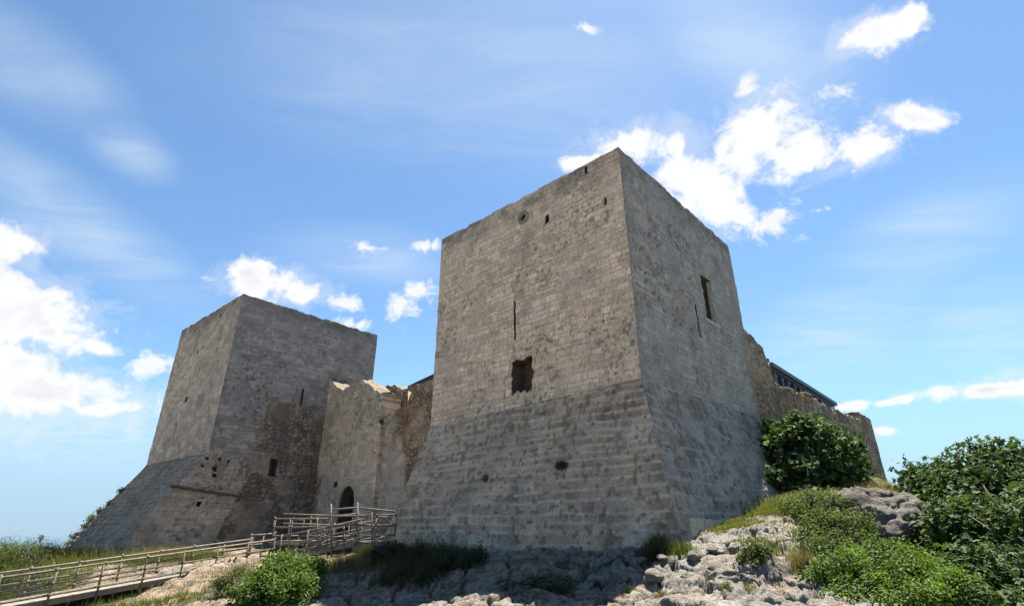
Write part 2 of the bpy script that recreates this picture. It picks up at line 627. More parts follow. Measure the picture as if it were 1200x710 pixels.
CP += [(0, 0, -1.72, .2), (-8, 5, -2.0, .2), (8, 5, -2.0, .2), (0, 10, -2.1, .5), (-12, 12, -3.2, .2), (12, 9, -1.9, .5), (0, -12, -2.2, .2), (-40, 8, -4.5, 0), (40, 8, -3.0, 0), (-45, 45, -3.0, 0),
       (0, 40, -.3, .2), (4, 30, .3, .2), (12, 40, 2.0, .1), (20, 60, 3.0, .1), (-25, 42, -.8, .2), (-12, 41, -.9, .5), (-16, 41, -.7, .5), (-15, 60, -.5, 0), (45, 50, -3.0, 0), (36, 45, -.5, .1), (28, 33, -1.0, .1), (22, 25, -1.6, .1), (33, 52, 2.5, .1), (22, 16, -2.3, .1), (-26, 38, -1.5, .2), (0, 16.2, -1.35, 1), (6, 14.5, -1.3, 1)]
CPA = np.array(CP)


def tps(xy, val, lam):
    n = len(xy)
    d = np.hypot(xy[:, None, 0] - xy[None, :, 0], xy[:, None, 1] - xy[None, :, 1])
    K = np.where(d > 0, d * d * np.log(d + 1e-9), 0) + lam * np.eye(n)
    P = np.c_[np.ones(n), xy]
    A = np.zeros((n + 3, n + 3))
    A[:n, :n], A[:n, n:], A[n:, :n] = K, P, P.T
    return np.linalg.solve(A, np.r_[val, np.zeros(3)])


TZ = tps(CPA[:, :2], CPA[:, 2], 0.6)


def h_base(x, y):
    x, y = np.asarray(x, float), np.asarray(y, float)
    shp = np.broadcast(x, y).shape
    X, Y = np.broadcast_to(x, shp).ravel(), np.broadcast_to(y, shp).ravel()
    o = np.zeros(X.size)
    for i in range(0, X.size, 20000):
        d2 = (X[i:i + 20000, None] - CPA[None, :, 0]) ** 2 + (Y[i:i + 20000, None] - CPA[None, :, 1]) ** 2
        o[i:i + 20000] = (0.5 * d2 * np.log(d2 + 1e-12)) @ TZ[:-3] + TZ[-3] + TZ[-2] * X[i:i + 20000] + TZ[-1] * Y[i:i + 20000]
    far = sstep(38, 75, np.hypot(X, Y - 25))
    o = np.clip(o, -5, 5) * (1 - far) + far * (-9.0)
    return o.reshape(shp)


def rockness(x, y):
    x, y = np.asarray(x, float), np.asarray(y, float)
    num, den = 0, 0
    for (cx, cy, _, r) in CP:
        w = 1.0 / ((x - cx) ** 2 + (y - cy) ** 2 + 0.5) ** 2
        num, den = num + w * r, den + w
    return np.clip(num / den + 0.75 * (fbm(x * 0.7, y * 0.7, 1.0, 4, 40) - 0.5), 0, 1)


def h_ground(x, y):
    """finished ground height, for planting things on it"""
    x, y = np.asarray(x, float), np.asarray(y, float)
    return h_base(x, y) + ground_relief(x, y)[0]


def ground_relief(x, y):
    rk = sstep(0.35, 0.7, rockness(x, y))
    near = 1 - sstep(30, 60, np.hypot(x, y - 20))
    b = np.abs(fbm(x * 0.55, y * 0.55, 0.3, 5, 60) - 0.5) * 2
    c = np.abs(fbm(x * 1.9, y * 1.9, 4.1, 4, 70) - 0.5) * 2
    f1, f2, rid = voronoi(x * 0.8 + 0.5 * fbm(x, y, 0, 3, 81), y * 0.8 + 0.5 * fbm(x, y, 5, 3, 82), 83)
    crack = 1 - sstep(0.02, 0.14, f2 - f1)
    g1, g2, rid2 = voronoi(x * 2.7 + fbm(x * 2, y * 2, 0, 3, 84), y * 2.7 + fbm(x * 2, y * 2, 7, 3, 85), 86)
    crack2 = (1 - sstep(0.02, 0.2, g2 - g1)) * sstep(0.4, 0.6, fbm(x * 0.6, y * 0.6, 2, 3, 87))
    rz = 0.42 * (0.35 - b) + 0.10 * (c - 0.3) + 0.05 * (rid - 0.5) - 0.20 * crack - 0.11 * crack2 + 0.03 * (rid2 - 0.5) + 0.11 * (fbm(x * 6, y * 6, 0, 3, 88) - 0.5)
    so = 0.16 * (fbm(x * 0.8, y * 0.8, 9, 4, 90) - 0.5) + 0.03 * (fbm(x * 5, y * 5, 9, 3, 91) - 0.5)
    zz_ = h_base(x, y) + rz
    led = 0.42
    q = zz_ / led + 1.3 * fbm(x * 0.5, y * 0.5, 3, 3, 92)
    fr = q - np.floor(q)
    ter = (sstep(0.55, 0.95, fr) - fr) * led
    rz = rz + 0.28 * ter + 0.085 * (np.abs(fbm(x * 4.2, y * 4.2, 6, 4, 93) - 0.5) * 2 - 0.3) + 0.06 * (np.abs(fbm(x * 10, y * 10, 6, 3, 94) - 0.5) * 2 - 0.3)
    return (rz * rk + so * (1 - rk)) * near, rk, b, c, crack, crack2, rid


def build_ground():
    def axis(parts):
        return np.unique(np.concatenate([np.arange(a, b, s) for a, b, s in parts] + [np.array([parts[-1][1]])]).round(4))
    gx = axis([(-6000, -400, 700), (-400, -60, 40), (-60, -24, 2), (-24, -10, .22), (-10, 13, .045), (13, 20, .16), (20, 60, 2), (60, 400, 40), (400, 6001, 700)])
    gy = axis([(-3000, -100, 500), (-100, -10, 15), (-10, 11, .6), (11, 23, .045), (23, 32, .14), (32, 46, .3), (46, 90, 3), (90, 500, 50), (500, 8001, 900)])
    X, Y = np.meshgrid(gx, gy)
    zb = h_base(X, Y)
    rel, rk, b, c, cr, cr2, rid = ground_relief(X, Y)
    Z = zb + rel
    far = sstep(60, 400, np.hypot(X, Y))
    far = sstep(50, 190, np.hypot(X, Y - 20))
    Z = Z * (1 - far) - 90 * far
    # sideways jitter gives the rock overhangs and broken edges
    near = (1 - sstep(30, 50, np.hypot(X, Y - 20))) * rk
    Xd = X + near * 0.34 * (fbm(X * 1.5, Y * 1.5, Z * 1.5, 4, 100) - 0.5)
    Yd = Y + near * 0.34 * (fbm(X * 1.5, Y * 1.5, Z * 1.5, 4, 110) - 0.5)
    m = fbm(X * 0.9, Y * 0.9, 2.2, 5, 120)
    m2 = fbm(X * 3.1, Y * 3.1, 2.2, 4, 130)
    pk = 0.34 + 0.0 * sstep(2.5, 5.0, X)
    rock = np.stack([pk, pk * 0.94, pk * 0.84], -1) * (0.7 + 0.6 * m2)[..., None]
    ochre = np.array([0.37, 0.285, 0.20])
    w = (sstep(0.3, 0.55, m) * sstep(4.5, 0, X) + 0.6 * sstep(0.52, 0.66, m))[..., None].clip(0, 0.85)
    rock = rock * (1 - w) + ochre * (0.7 + 0.6 * m2)[..., None] * w
    lich = (sstep(0.5, 0.62, fbm(X * 2.6, Y * 2.6, 8.0, 6, 140, 0.65)) * (0.55 - 0.2 * sstep(2.5, 5.0, X)))[..., None]  # lichen, thinned on the right to paint that rock paler, as if sunlit
    rock = rock * (1 - lich) + np.array([0.085, 0.08, 0.07]) * lich
    ck = (np.clip(cr * 0.8 + cr2 * 0.6, 0, 1) * 0.75)[..., None]
    rock = rock * (1 - ck) + np.array([0.07, 0.06, 0.045]) * ck
    soil = np.array([0.20, 0.165, 0.10]) * (0.6 + 0.8 * m2)[..., None]
    gr = sstep(0.42, 0.6, fbm(X * 0.6, Y * 0.6, 5, 4, 150))[..., None]
    soil = soil * (1 - gr * 0.7) + np.array([0.10, 0.12, 0.035]) * gr * 0.7
    col = rock * rk[..., None] + soil * (1 - rk[..., None])
    bounce = (np.maximum(sstep(13.5, 9.5, Y + 2.0 * (m - 0.5) + 0.25 * np.maximum(X - 4, 0)), sstep(-3.0, -7.0, X + 0.97 * Y + 2.0 * (m - 0.5))) * sstep(260, 160, np.hypot(X, Y)))[..., None]  # pale ground out of view, added to bounce warm light onto the walls
    col = col * (1 - bounce) + np.array([0.52, 0.445, 0.34]) * (0.8 + 0.4 * m2)[..., None] * bounce
    n, k = len(gy), len(gx)
    I = np.arange(n * k).reshape(n, k)
    F = np.stack([I[:-1, :-1], I[:-1, 1:], I[1:, 1:], I[1:, :-1]], -1).reshape(-1, 4)
    V = np.stack([Xd, Yd, Z], -1).reshape(-1, 3)
    o = link('ground', mesh_np('ground', V, [F], True, col.reshape(-1, 3)), M_ROCK)
    tag(o, kind='structure')


build_ground()
_sv = np.array([[-9000, -4000, -62], [9000, -4000, -62], [9000, 15000, -62], [-9000, 15000, -62]], float)
tag(link('sea', mesh_np('sea', _sv, [np.array([[0, 1, 2, 3]])], False), M_SEA), kind='structure')


# ------------------------------------------------------------------ masonry
def mix3(c, d, w):
    return c * (1 - w[..., None]) + np.asarray(d) * w[..., None]


def shared_wobble(P):
    x, y, z = P[..., 0], P[..., 1], P[..., 2]
    a = [0.05 * (fbm(x * 0.5, y * 0.5, z * 0.5, 3, 200 + i) - 0.5) + 0.075 * (fbm(x * 3.1, y * 3.1, z * 3.1, 3, 210 + i) - 0.5) for i in range(3)]
    return np.stack(a, -1)


def ragged(P, s):
    """missing and sunken stones of the top course, in steps along the wall"""
    x, y = P[..., 0], P[..., 1]
    w = 0.46
    k = np.floor(s / w + 0.35 * (vn(s * 0.7, 0, 0, 221) - 0.5)).astype(np.int64)
    h = _h(k, 0 * k, 0 * k + 5, 222)
    k2 = np.floor(s / (w * 3.1)).astype(np.int64)
    h2 = _h(k2, 0 * k2, 0 * k2 + 9, 223)
    q = np.where(h > 0.82, 0.17, np.where(h > 0.5, 0.06, 0.0)) + np.where(h2 > 0.8, 0.10, 0.0)
    e = sstep(0.1, 0.5, s - s.min()) * sstep(0.1, 0.5, s.max() - s)
    return q * e + 0.05 * vn(x * 4.2, y * 4.2, 0, 223)


def st_dressed(base, grey, row, wid, seed, jd=0.55, stain=0.55, top=None, pits=1.0, corner=None, blockvar=0.25):
    def f(s, z, P):
        t1, t2, d, dj = courses(s, z, row, wid, seed)
        m = fbm(s * 0.42, z * 0.42, 1.5, 5, seed + 11)
        m2 = fbm(s * 1.4, z * 1.4, 2.5, 5, seed + 12)
        m3 = fbm(s * 0.25, z * 0.9, 4.5, 4, seed + 13)
        show = sstep(0.35, 0.6, m2 * 0.5 + m * 0.5)          # where joints stay visible
        col = np.ones(s.shape + (3,)) * np.array(base)
        col = mix3(col, grey, np.clip(sstep(0.35, 0.7, m3) * 0.8 + 0.35 * (t2 - 0.5), 0, 1))
        col = col * (1 + blockvar * (t1 - 0.5) * 2 * (0.35 + 0.65 * show) + 0.45 * (m - 0.5) + 0.45 * (m2 - 0.5) + 0.05)[..., None]
        lightb = sstep(0.86, 0.97, t2) * show * 0.35
        col = mix3(col, np.array(base) * 1.35, lightb)
        jw = np.exp(-(d / 0.028) ** 2) * (0.25 + 0.75 * show)
        col = mix3(col, np.array(base) * 0.42, jw * jd)
        st = sstep(0.56, 0.72, fbm(s * 0.8, z * 0.55, 7.5, 6, seed + 14, 0.6))
        col = mix3(col, np.array(grey) * 0.48, st * stain)
        pm = sstep(0.66, 0.8, vn(s * 6.5, z * 6.5, 0, seed + 15)) * sstep(0.46, 0.64, fbm(s * 0.5, z * 0.5, 9, 3, seed + 16)) * pits
        fp = sstep(0.74, 0.84, vn(s * 13, z * 13, 0, seed + 17)) * sstep(0.42, 0.6, fbm(s * 0.9, z * 0.9, 19, 3, seed + 18)) * pits
        col = mix3(col, np.array(base) * 0.33, np.clip(pm * 0.65 + fp * 0.6, 0, 1))
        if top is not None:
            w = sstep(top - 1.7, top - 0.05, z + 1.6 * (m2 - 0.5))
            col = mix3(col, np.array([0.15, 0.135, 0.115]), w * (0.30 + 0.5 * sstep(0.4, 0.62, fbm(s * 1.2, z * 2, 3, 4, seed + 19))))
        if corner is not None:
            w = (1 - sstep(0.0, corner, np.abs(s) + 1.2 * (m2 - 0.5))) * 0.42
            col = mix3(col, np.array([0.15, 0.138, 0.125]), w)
        rel = -0.022 * jw + 0.022 * (t1 - 0.5) * show + 0.05 * (m2 - 0.5) - 0.05 * pm - 0.03 * fp - 0.02 * st
        return col, rel
    return f


def st_batter(seed, block, mort, row=0.36, wid=0.75, foot=None):
    def f(s, z, P):
        t1, t2, d, dj = courses(s, z, row, wid, seed, 0.16)
        m = fbm(s * 0.4, z * 0.4, 1.5, 5, seed + 11)
        m2 = fbm(s * 1.6, z * 1.6, 2.5, 5, seed + 12)
        m4 = fbm(s * 3.4, z * 3.4, 6.5, 4, seed + 13)
        col = np.ones(s.shape + (3,)) * np.array(block)
        col = col * (1 + 0.42 * (t1 - 0.5) + 0.75 * (m - 0.5) + 0.8 * (m2 - 0.5) + 0.5 * (m4 - 0.5))[..., None]
        jh = np.exp(-((dj + 0.09 * (m4 - 0.5)) / 0.055) ** 2)
        jv = np.exp(-(d / 0.03) ** 2)
        show = sstep(0.34, 0.56, fbm(s * 0.55, z * 0.55, 3.5, 4, seed + 14))
        j = np.clip(jh * (0.25 + 0.75 * show) * (0.4 + 0.9 * m4) + 0.45 * jv * show, 0, 1)
        col = mix3(col, mort, j * 0.8)
        pale = sstep(0.56, 0.7, fbm(s * 0.5, z * 0.7, 8.5, 5, seed + 15))
        col = mix3(col, np.array(mort) * 0.95, pale * 0.45)
        st = sstep(0.55, 0.7, fbm(s * 0.7, z * 0.6, 5.5, 6, seed + 16, 0.6))
        col = mix3(col, np.array(block) * 0.45, st * 0.55)
        red = sstep(0.7, 0.78, fbm(s * 0.8, z * 0.8, 15.5, 4, seed + 17))
        col = mix3(col, np.array([0.30, 0.19, 0.12]), red * 0.5)
        pm = sstep(0.68, 0.8, vn(s * 5.5, z * 5.5, 0, seed + 18))
        col = mix3(col, np.array(block) * 0.35, pm * 0.5)
        er = sstep(0.45, 0.7, t2) * sstep(0.02, 0.09, d)
        rel = -0.03 * er * sstep(0.4, 0.6, m4) + 0.02 * j + 0.09 * (m2 - 0.5) + 0.05 * (m4 - 0.5) - 0.05 * pm - 0.03 * st
        return col, rel
    return f


def st_rubble(seed, stone, gap, sx=0.34, sz=0.22, rel=0.09, blot=0.4):
    def f(s, z, P):
        a = s / sx + 0.9 * fbm(s * 1.5, z * 1.5, 0, 3, seed + 1)
        b = z / sz + 0.9 * fbm(s * 1.5, z * 1.5, 9, 3, seed + 2)
        f1, f2, rid = voronoi(a, b, seed)
        g = sstep(0.03, 0.3, f2 - f1)
        m = fbm(s * 0.45, z * 0.45, 1.5, 5, seed + 3)
        m2 = fbm(s * 2.2, z * 2.2, 1.5, 5, seed + 4)
        col = np.ones(s.shape + (3,)) * np.array(stone) * (1 + 0.75 * (rid - 0.5) + 0.8 * (m - 0.5) + 0.6 * (m2 - 0.5))[..., None]
        col = mix3(col, np.array(stone) * np.array([1.0, 0.78, 0.6]), sstep(0.5, 0.68, fbm(s * 0.6, z * 0.6, 5, 4, seed + 5)) * 0.6)
        fill = sstep(0.5, 0.62, fbm(s * 0.7, z * 0.7, 3, 4, seed + 6)) * blot
        col = mix3(col, gap, (1 - g) * (1 - fill))
        col = mix3(col, np.array(stone) * 1.25, fill * 0.6)
        st = sstep(0.56, 0.7, fbm(s * 0.6, z * 0.5, 6, 5, seed + 7))
        col = mix3(col, np.array(stone) * 0.42, st * 0.6)
        return col, rel * (g - 0.6) * (1 - 0.7 * fill) + 0.12 * (m2 - 0.5) + 0.5 * rel * (rid - 0.5)
    return f


def st_mask(fa, fb, mask):
    def f(s, z, P):
        ca, ra = fa(s, z, P)
        cb, rb = fb(s, z, P)
        w = mask(s, z)
        return mix3(ca, cb, w) if False else ca * (1 - w[..., None]) + cb * w[..., None], ra * (1 - w) + rb * w
    return f


def inside(poly, s, z):
    poly = np.asarray(poly)
    r = np.zeros(s.shape, bool)
    j = len(poly) - 1
    for i in range(len(poly)):
        (x0, y0), (x1, y1) = poly[i], poly[j]
        c = ((y0 > z) != (y1 > z)) & (s < (x1 - x0) * (z - y0) / (y1 - y0 + 1e-12) + x0)
        r ^= c
        j = i
    return r


def wall_grid(bl, br, tl, tr, res, O, D, N, style, top=False, holes=(), topfn=None, rag=1.0, bottom_keep=True):
    """masonry sheet between four corners; D runs along it, N points outwards"""
    bl, br, tl, tr = (np.array(v, float) for v in (bl, br, tl, tr))
    n = max(2, int(max(np.linalg.norm(br - bl), np.linalg.norm(tr - tl)) / res))
    k = max(2, int(max(np.linalg.norm(tl - bl), np.linalg.norm(tr - br)) / res))
    a = np.linspace(0, 1, n + 1)[None, :, None]
    b = np.linspace(0, 1, k + 1)[:, None, None]
    if topfn is not None:
        sa = ((1 - a) * tl + a * tr - O) @ D
        ztop = topfn(sa[0])
        T = ((1 - a) * tl + a * tr) * np.ones((1, n + 1, 3))
        T = T.copy()
        T[0, :, 2] = ztop
        P = ((1 - a) * bl + a * br) * (1 - b) + T * b
    else:
        P = ((1 - a) * bl + a * br) * (1 - b) + ((1 - a) * tl + a * tr) * b
    s = (P - O) @ D
    z = P[..., 2]
    col, rel = style(s, z, P)
    L = s.max() - s.min()
    edge = np.minimum(a[..., 0] * L, (1 - a[..., 0]) * L) * np.ones_like(s)
    e = sstep(0, 0.16, edge)
    if top:
        hgt = (1 - b[..., 0]) * np.linalg.norm(tl - bl)
        e = e * sstep(0, 0.12, hgt * np.ones_like(s))
    Q = P + shared_wobble(P) + (rel * e)[..., None] * N
    if top:
        w = sstep(0.6, 0.0, (1 - b[..., 0]) * np.linalg.norm(tl - bl)) * np.ones_like(s)
        Q[..., 2] -= w * ragged(P, s) * rag * 0.5
    I = np.arange((n + 1) * (k + 1)).reshape(k + 1, n + 1)
    F = np.stack([I[:-1, :-1], I[:-1, 1:], I[1:, 1:], I[1:, :-1]], -1)
    if np.dot(np.cross(br - bl, tl - bl), N) < 0:
        F = F[..., ::-1]
    keep = np.ones(F.shape[:2], bool)
    if holes:
        sc = 0.25 * (s[:-1, :-1] + s[1:, :-1] + s[:-1, 1:] + s[1:, 1:])
        zc = 0.25 * (z[:-1, :-1] + z[1:, :-1] + z[:-1, 1:] + z[1:, 1:])
        for h in holes:
            keep &= ~inside(h, sc, zc)
    return Q.reshape(-1, 3), F[keep].reshape(-1, 4), col.reshape(-1, 3), Q[-1]


def cap_strip(toprow, centre, f=0.11, drop=0.8):
    """parapet top and its inner side, from a top row towards the tower's middle"""
    c = np.array(centre)
    rows = [toprow]
    for q in (0.35, 0.7, 1.0):
        r = toprow + (c - toprow) * f * q
        r[:, 2] = toprow[:, 2] + 0.05 * (vn(r[:, 0] * 3, r[:, 1] * 3, 0, 300) - 0.5)
        rows.append(r)
    r = rows[-1].copy()
    r[:, 2] = toprow[:, 2].min() - drop
    rows.append(r)
    V = np.concatenate(rows)
    n = len(toprow)
    I = np.arange(len(V)).reshape(len(rows), n)
    F = np.stack([I[:-1, :-1], I[:-1, 1:], I[1:, 1:], I[1:, :-1]], -1).reshape(-1, 4)
    col = np.ones((len(V), 3)) * np.array([0.2, 0.185, 0.16])
    return V, F, col


def join(parts):
    V, F, C, n = [], [], [], 0
    for v, f, c in parts:
        V.append(v)
        F.append(f + n)
        C.append(c)
        n += len(v)
    return np.concatenate(V), np.concatenate(F), np.concatenate(C)


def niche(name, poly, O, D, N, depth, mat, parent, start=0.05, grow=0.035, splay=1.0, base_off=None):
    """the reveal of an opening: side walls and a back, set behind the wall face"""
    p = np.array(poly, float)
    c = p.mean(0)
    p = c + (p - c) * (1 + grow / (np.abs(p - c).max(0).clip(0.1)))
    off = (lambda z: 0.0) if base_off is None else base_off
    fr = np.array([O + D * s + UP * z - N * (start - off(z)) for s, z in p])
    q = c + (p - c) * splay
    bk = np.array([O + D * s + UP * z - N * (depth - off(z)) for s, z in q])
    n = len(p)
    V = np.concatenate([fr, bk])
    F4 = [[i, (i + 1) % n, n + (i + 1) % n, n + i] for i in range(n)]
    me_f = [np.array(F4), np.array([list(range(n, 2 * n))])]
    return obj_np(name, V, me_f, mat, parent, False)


def rough_poly(s0, s1, z0, z1, amp, seed, n=7):
    rg = np.random.default_rng(seed)
    pts = []
    for (a, b) in (((s0, z0), (s1, z0)), ((s1, z0), (s1, z1)), ((s1, z1), (s0, z1)), ((s0, z1), (s0, z0))):
        for i in range(n):
            t = i / n
            pts.append((a[0] + (b[0] - a[0]) * t + amp * (rg.random() - .5), a[1] + (b[1] - a[1]) * t + amp * (rg.random() - .5)))
    return pts


def rect(s0, s1, z0, z1):
    return [(s0, z0), (s1, z0), (s1, z1), (s0, z1)]


def px_rect(x0, x1, y0, y1, O, D):
    """opening from its photo outline, on the wall plane"""
    xm, ym = (x0 + x1) / 2, (y0 + y1) / 2
    sa, sb = sorted((hit(x0, ym, O, D)[0], hit(x1, ym, O, D)[0]))
    za, zb = hit(xm, y1, O, D)[1], hit(xm, y0, O, D)[1]
    return sa, sb, za, zb


# ------------------------------------------------------------------ main tower
def ext(top, bot, z):
    """extend the line top->bot down to height z"""
    t = (z - top[2]) / (bot[2] - top[2])
    return top + (bot - top) * t


def P3(p, z):
    return np.array([p[0], p[1], z])


def build_main_tower():
    t = thing('castle_tower', 'nearer square stone tower with grey battered base and dark broken window in front', 'tower', tuple((A0 + A3) / 2 * np.array([1, 1, 0])))
    zt = {0: 17.0, 1: 17.14, 2: 16.85, 3: 17.0}
    zb = {0: 5.59, 1: 5.31, 2: 5.80, 3: 5.5}
    pts = {0: A0, 1: A1, 2: A2, 3: A3}
    T = {i: P3(pts[i], zt[i]) for i in pts}
    Bm = {i: P3(pts[i], zb[i]) for i in pts}
    n1, n2 = -RA, -UA
    foot = {0: P3(A0 + n1 * 1.3 + n2 * 1.608, -0.28), 1: P3(A1 + n1 * 1.3 + UA * 1.95, -0.73), 2: P3(A2 + n2 * 1.15 + RA * 0.3, 1.2), 3: P3(A3 + UA * 1.5 + RA * 0.5, -0.5)}
    foot = {i: ext(Bm[i], foot[i], -2.6) for i in foot}
    # openings of the front: s runs along UA from A0
    slit = px_rect(602.0, 604.4, 352, 398, A0, UA)
    win = px_rect(600, 624, 421, 459, A0, UA)
    oc = hit(613.5, 255, A0, UA)
    hole_a = px_rect(639, 643.5, 252, 261, A0, UA)
    hole_b = px_rect(708, 711, 231, 240, A0, UA)
    hole_c = px_rect(685, 688, 195, 203, A0, UA)
    ocp = [(oc[0] + 0.18 * math.cos(k), oc[1] + 0.2 * math.sin(k)) for k in np.linspace(0, 2 * math.pi, 16, endpoint=False)]
    winp = rough_poly(*win, 0.2, 5, 9)
    front_holes = [('arrow_slit', rough_poly(*slit, 0.03, 3, 5), 0.6), ('window', winp, 0.95), ('oculus', ocp, 0.6), ('putlog_hole', rect(*hole_a), 0.35), ('putlog_hole', rect(*hole_b), 0.35), ('putlog_hole', rect(*hole_c), 0.3)]
    rw = px_rect(824, 838, 326, 374, A0, RA)
    # the pixel box of a foreshortened window: keep its width, true height from its near jamb
    z0, z1 = hit(834, 376, A0, RA)[1], hit(827, 326, A0, RA)[1]
    rwin = (hit(824, 345, A0, RA)[0], hit(836.5, 360, A0, RA)[0], z0, z1)
    rs = (hit(816.6, 372, A0, RA)[0], hit(818, 372, A0, RA)[0], hit(819, 395, A0, RA)[1], hit(815, 356, A0, RA)[1])
    right_holes = [('window', rough_poly(*rwin, 0.05, 8, 6), 0.9), ('arrow_slit', rect(*rs), 0.4)]
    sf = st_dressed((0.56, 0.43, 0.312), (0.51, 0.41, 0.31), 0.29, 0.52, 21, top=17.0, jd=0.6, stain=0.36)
    sr = st_dressed((0.34, 0.298, 0.25), (0.29, 0.262, 0.23), 0.30, 0.55, 31, top=16.9, jd=0.45, stain=0.5, corner=0.8, blockvar=0.18)  # greyer and darker than the front: lichen, plus this face's shade painted in
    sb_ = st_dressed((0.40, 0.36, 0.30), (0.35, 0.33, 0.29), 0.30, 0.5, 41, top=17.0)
    ctr = (A0 + A3) / 2
    parts = []
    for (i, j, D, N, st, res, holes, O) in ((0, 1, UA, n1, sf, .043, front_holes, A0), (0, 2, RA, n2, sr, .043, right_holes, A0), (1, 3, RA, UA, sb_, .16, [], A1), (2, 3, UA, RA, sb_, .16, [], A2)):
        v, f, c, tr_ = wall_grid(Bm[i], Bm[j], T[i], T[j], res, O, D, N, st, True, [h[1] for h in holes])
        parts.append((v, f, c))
        cc = np.array([ctr[0], ctr[1], 17.0])
        parts.append(cap_strip(tr_, cc))
    V, Fa, C = join(parts)
    q = [P3(ctr + (pts[i] - ctr) * 0.9, 16.25) for i in (0, 2, 3, 1)]
    Fq = np.array([[len(V), len(V) + 1, len(V) + 2, len(V) + 3]])
    V = np.concatenate([V, q])
    C = np.concatenate([C, np.ones((4, 3)) * 0.25])
    obj_np('wall', V, [Fa, Fq], M_STONE, t, True, C)
    # battered base
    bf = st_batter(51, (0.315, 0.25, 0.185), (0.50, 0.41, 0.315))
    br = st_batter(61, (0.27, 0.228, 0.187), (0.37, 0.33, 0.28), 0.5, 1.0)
    parts = []
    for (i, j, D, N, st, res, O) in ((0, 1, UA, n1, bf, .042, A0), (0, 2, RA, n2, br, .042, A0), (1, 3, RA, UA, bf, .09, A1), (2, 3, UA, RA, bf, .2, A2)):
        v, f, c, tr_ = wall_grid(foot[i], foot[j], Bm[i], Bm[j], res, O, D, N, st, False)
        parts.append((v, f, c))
    V, Fa, C = join(parts)
    obj_np('battered_base', V, [Fa], M_STONE, t, True, C)
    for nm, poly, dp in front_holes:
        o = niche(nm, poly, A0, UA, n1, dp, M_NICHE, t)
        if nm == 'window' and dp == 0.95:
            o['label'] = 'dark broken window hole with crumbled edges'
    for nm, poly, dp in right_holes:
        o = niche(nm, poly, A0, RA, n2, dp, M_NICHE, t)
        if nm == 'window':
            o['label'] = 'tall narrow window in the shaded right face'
    # stone ring round the oculus
    mb = MB()
    ring = []
    for k in np.linspace(0, 2 * math.pi, 20, endpoint=False):
        ring.append([(oc[0] + rr * math.cos(k), oc[1] + rr * math.sin(k), d) for rr, d in ((0.20, -0.06), (0.21, 0.09), (0.37, 0.08), (0.40, -0.03))])
    R_ = np.array([[A0 + UA * s + UP * z + n1 * d for s, z, d in q_] for q_ in ring])
    V = R_.reshape(-1, 3)
    Fq = [[i * 4 + j, ((i + 1) % 20) * 4 + j, ((i + 1) % 20) * 4 + j + 1, i * 4 + j + 1] for i in range(20) for j in range(3)]
    obj_np('oculus_ring', V, [np.array(Fq)], M_RING, t, True)
    # sill and lintel of the right window
    s0, s1, z0, z1 = rwin
    mb = MB()
    mb.box(A0 + RA * (s0 - 0.2) + UP * (z0 - 0.22) - n2 * 0.5, RA * (s1 - s0 + 0.4), n2 * 0.54, UP * 0.2)
    mb.build('sill', M_TRIM, t)
    mb = MB()
    mb.box(A0 + RA * (s1 - 0.05) + UP * (z0 + 0.02) - n2 * 0.2, RA * 0.13, n2 * 0.17, UP * (z1 - z0 - 0.06))
    mb.build('jamb', M_TRIM, t)
    # low plinth along the foot of the shaded right face
    c0, c1, c2 = Bm[0], Bm[2], foot[0]
    nn = np.cross(c1 - c0, c2 - c0)
    if nn[1] > 0:
        nn = -nn
    nn /= np.linalg.norm(nn)

    def onr(px, py):
        d = np.array(direction(px, py))
        return d * (nn @ c0) / (nn @ d)
    mb = MB()
    pl = [onr(803, 609), onr(835, 611), onr(868, 607), onr(904, 602)]
    for a, b in zip(pl[:-1], pl[1:]):
        for k in range(4):
            p, q = a + (b - a) * k / 4, a + (b - a) * (k + 0.97) / 4
            hgt = 0.9
            mb.box(p - UP * hgt - nn * 0.15, q - p, nn * (0.30 + 0.06 * rng.random()), UP * (hgt + 0.05 * rng.random()))
    mb.build('plinth', M_TRIM, t)
    return t


build_main_tower()


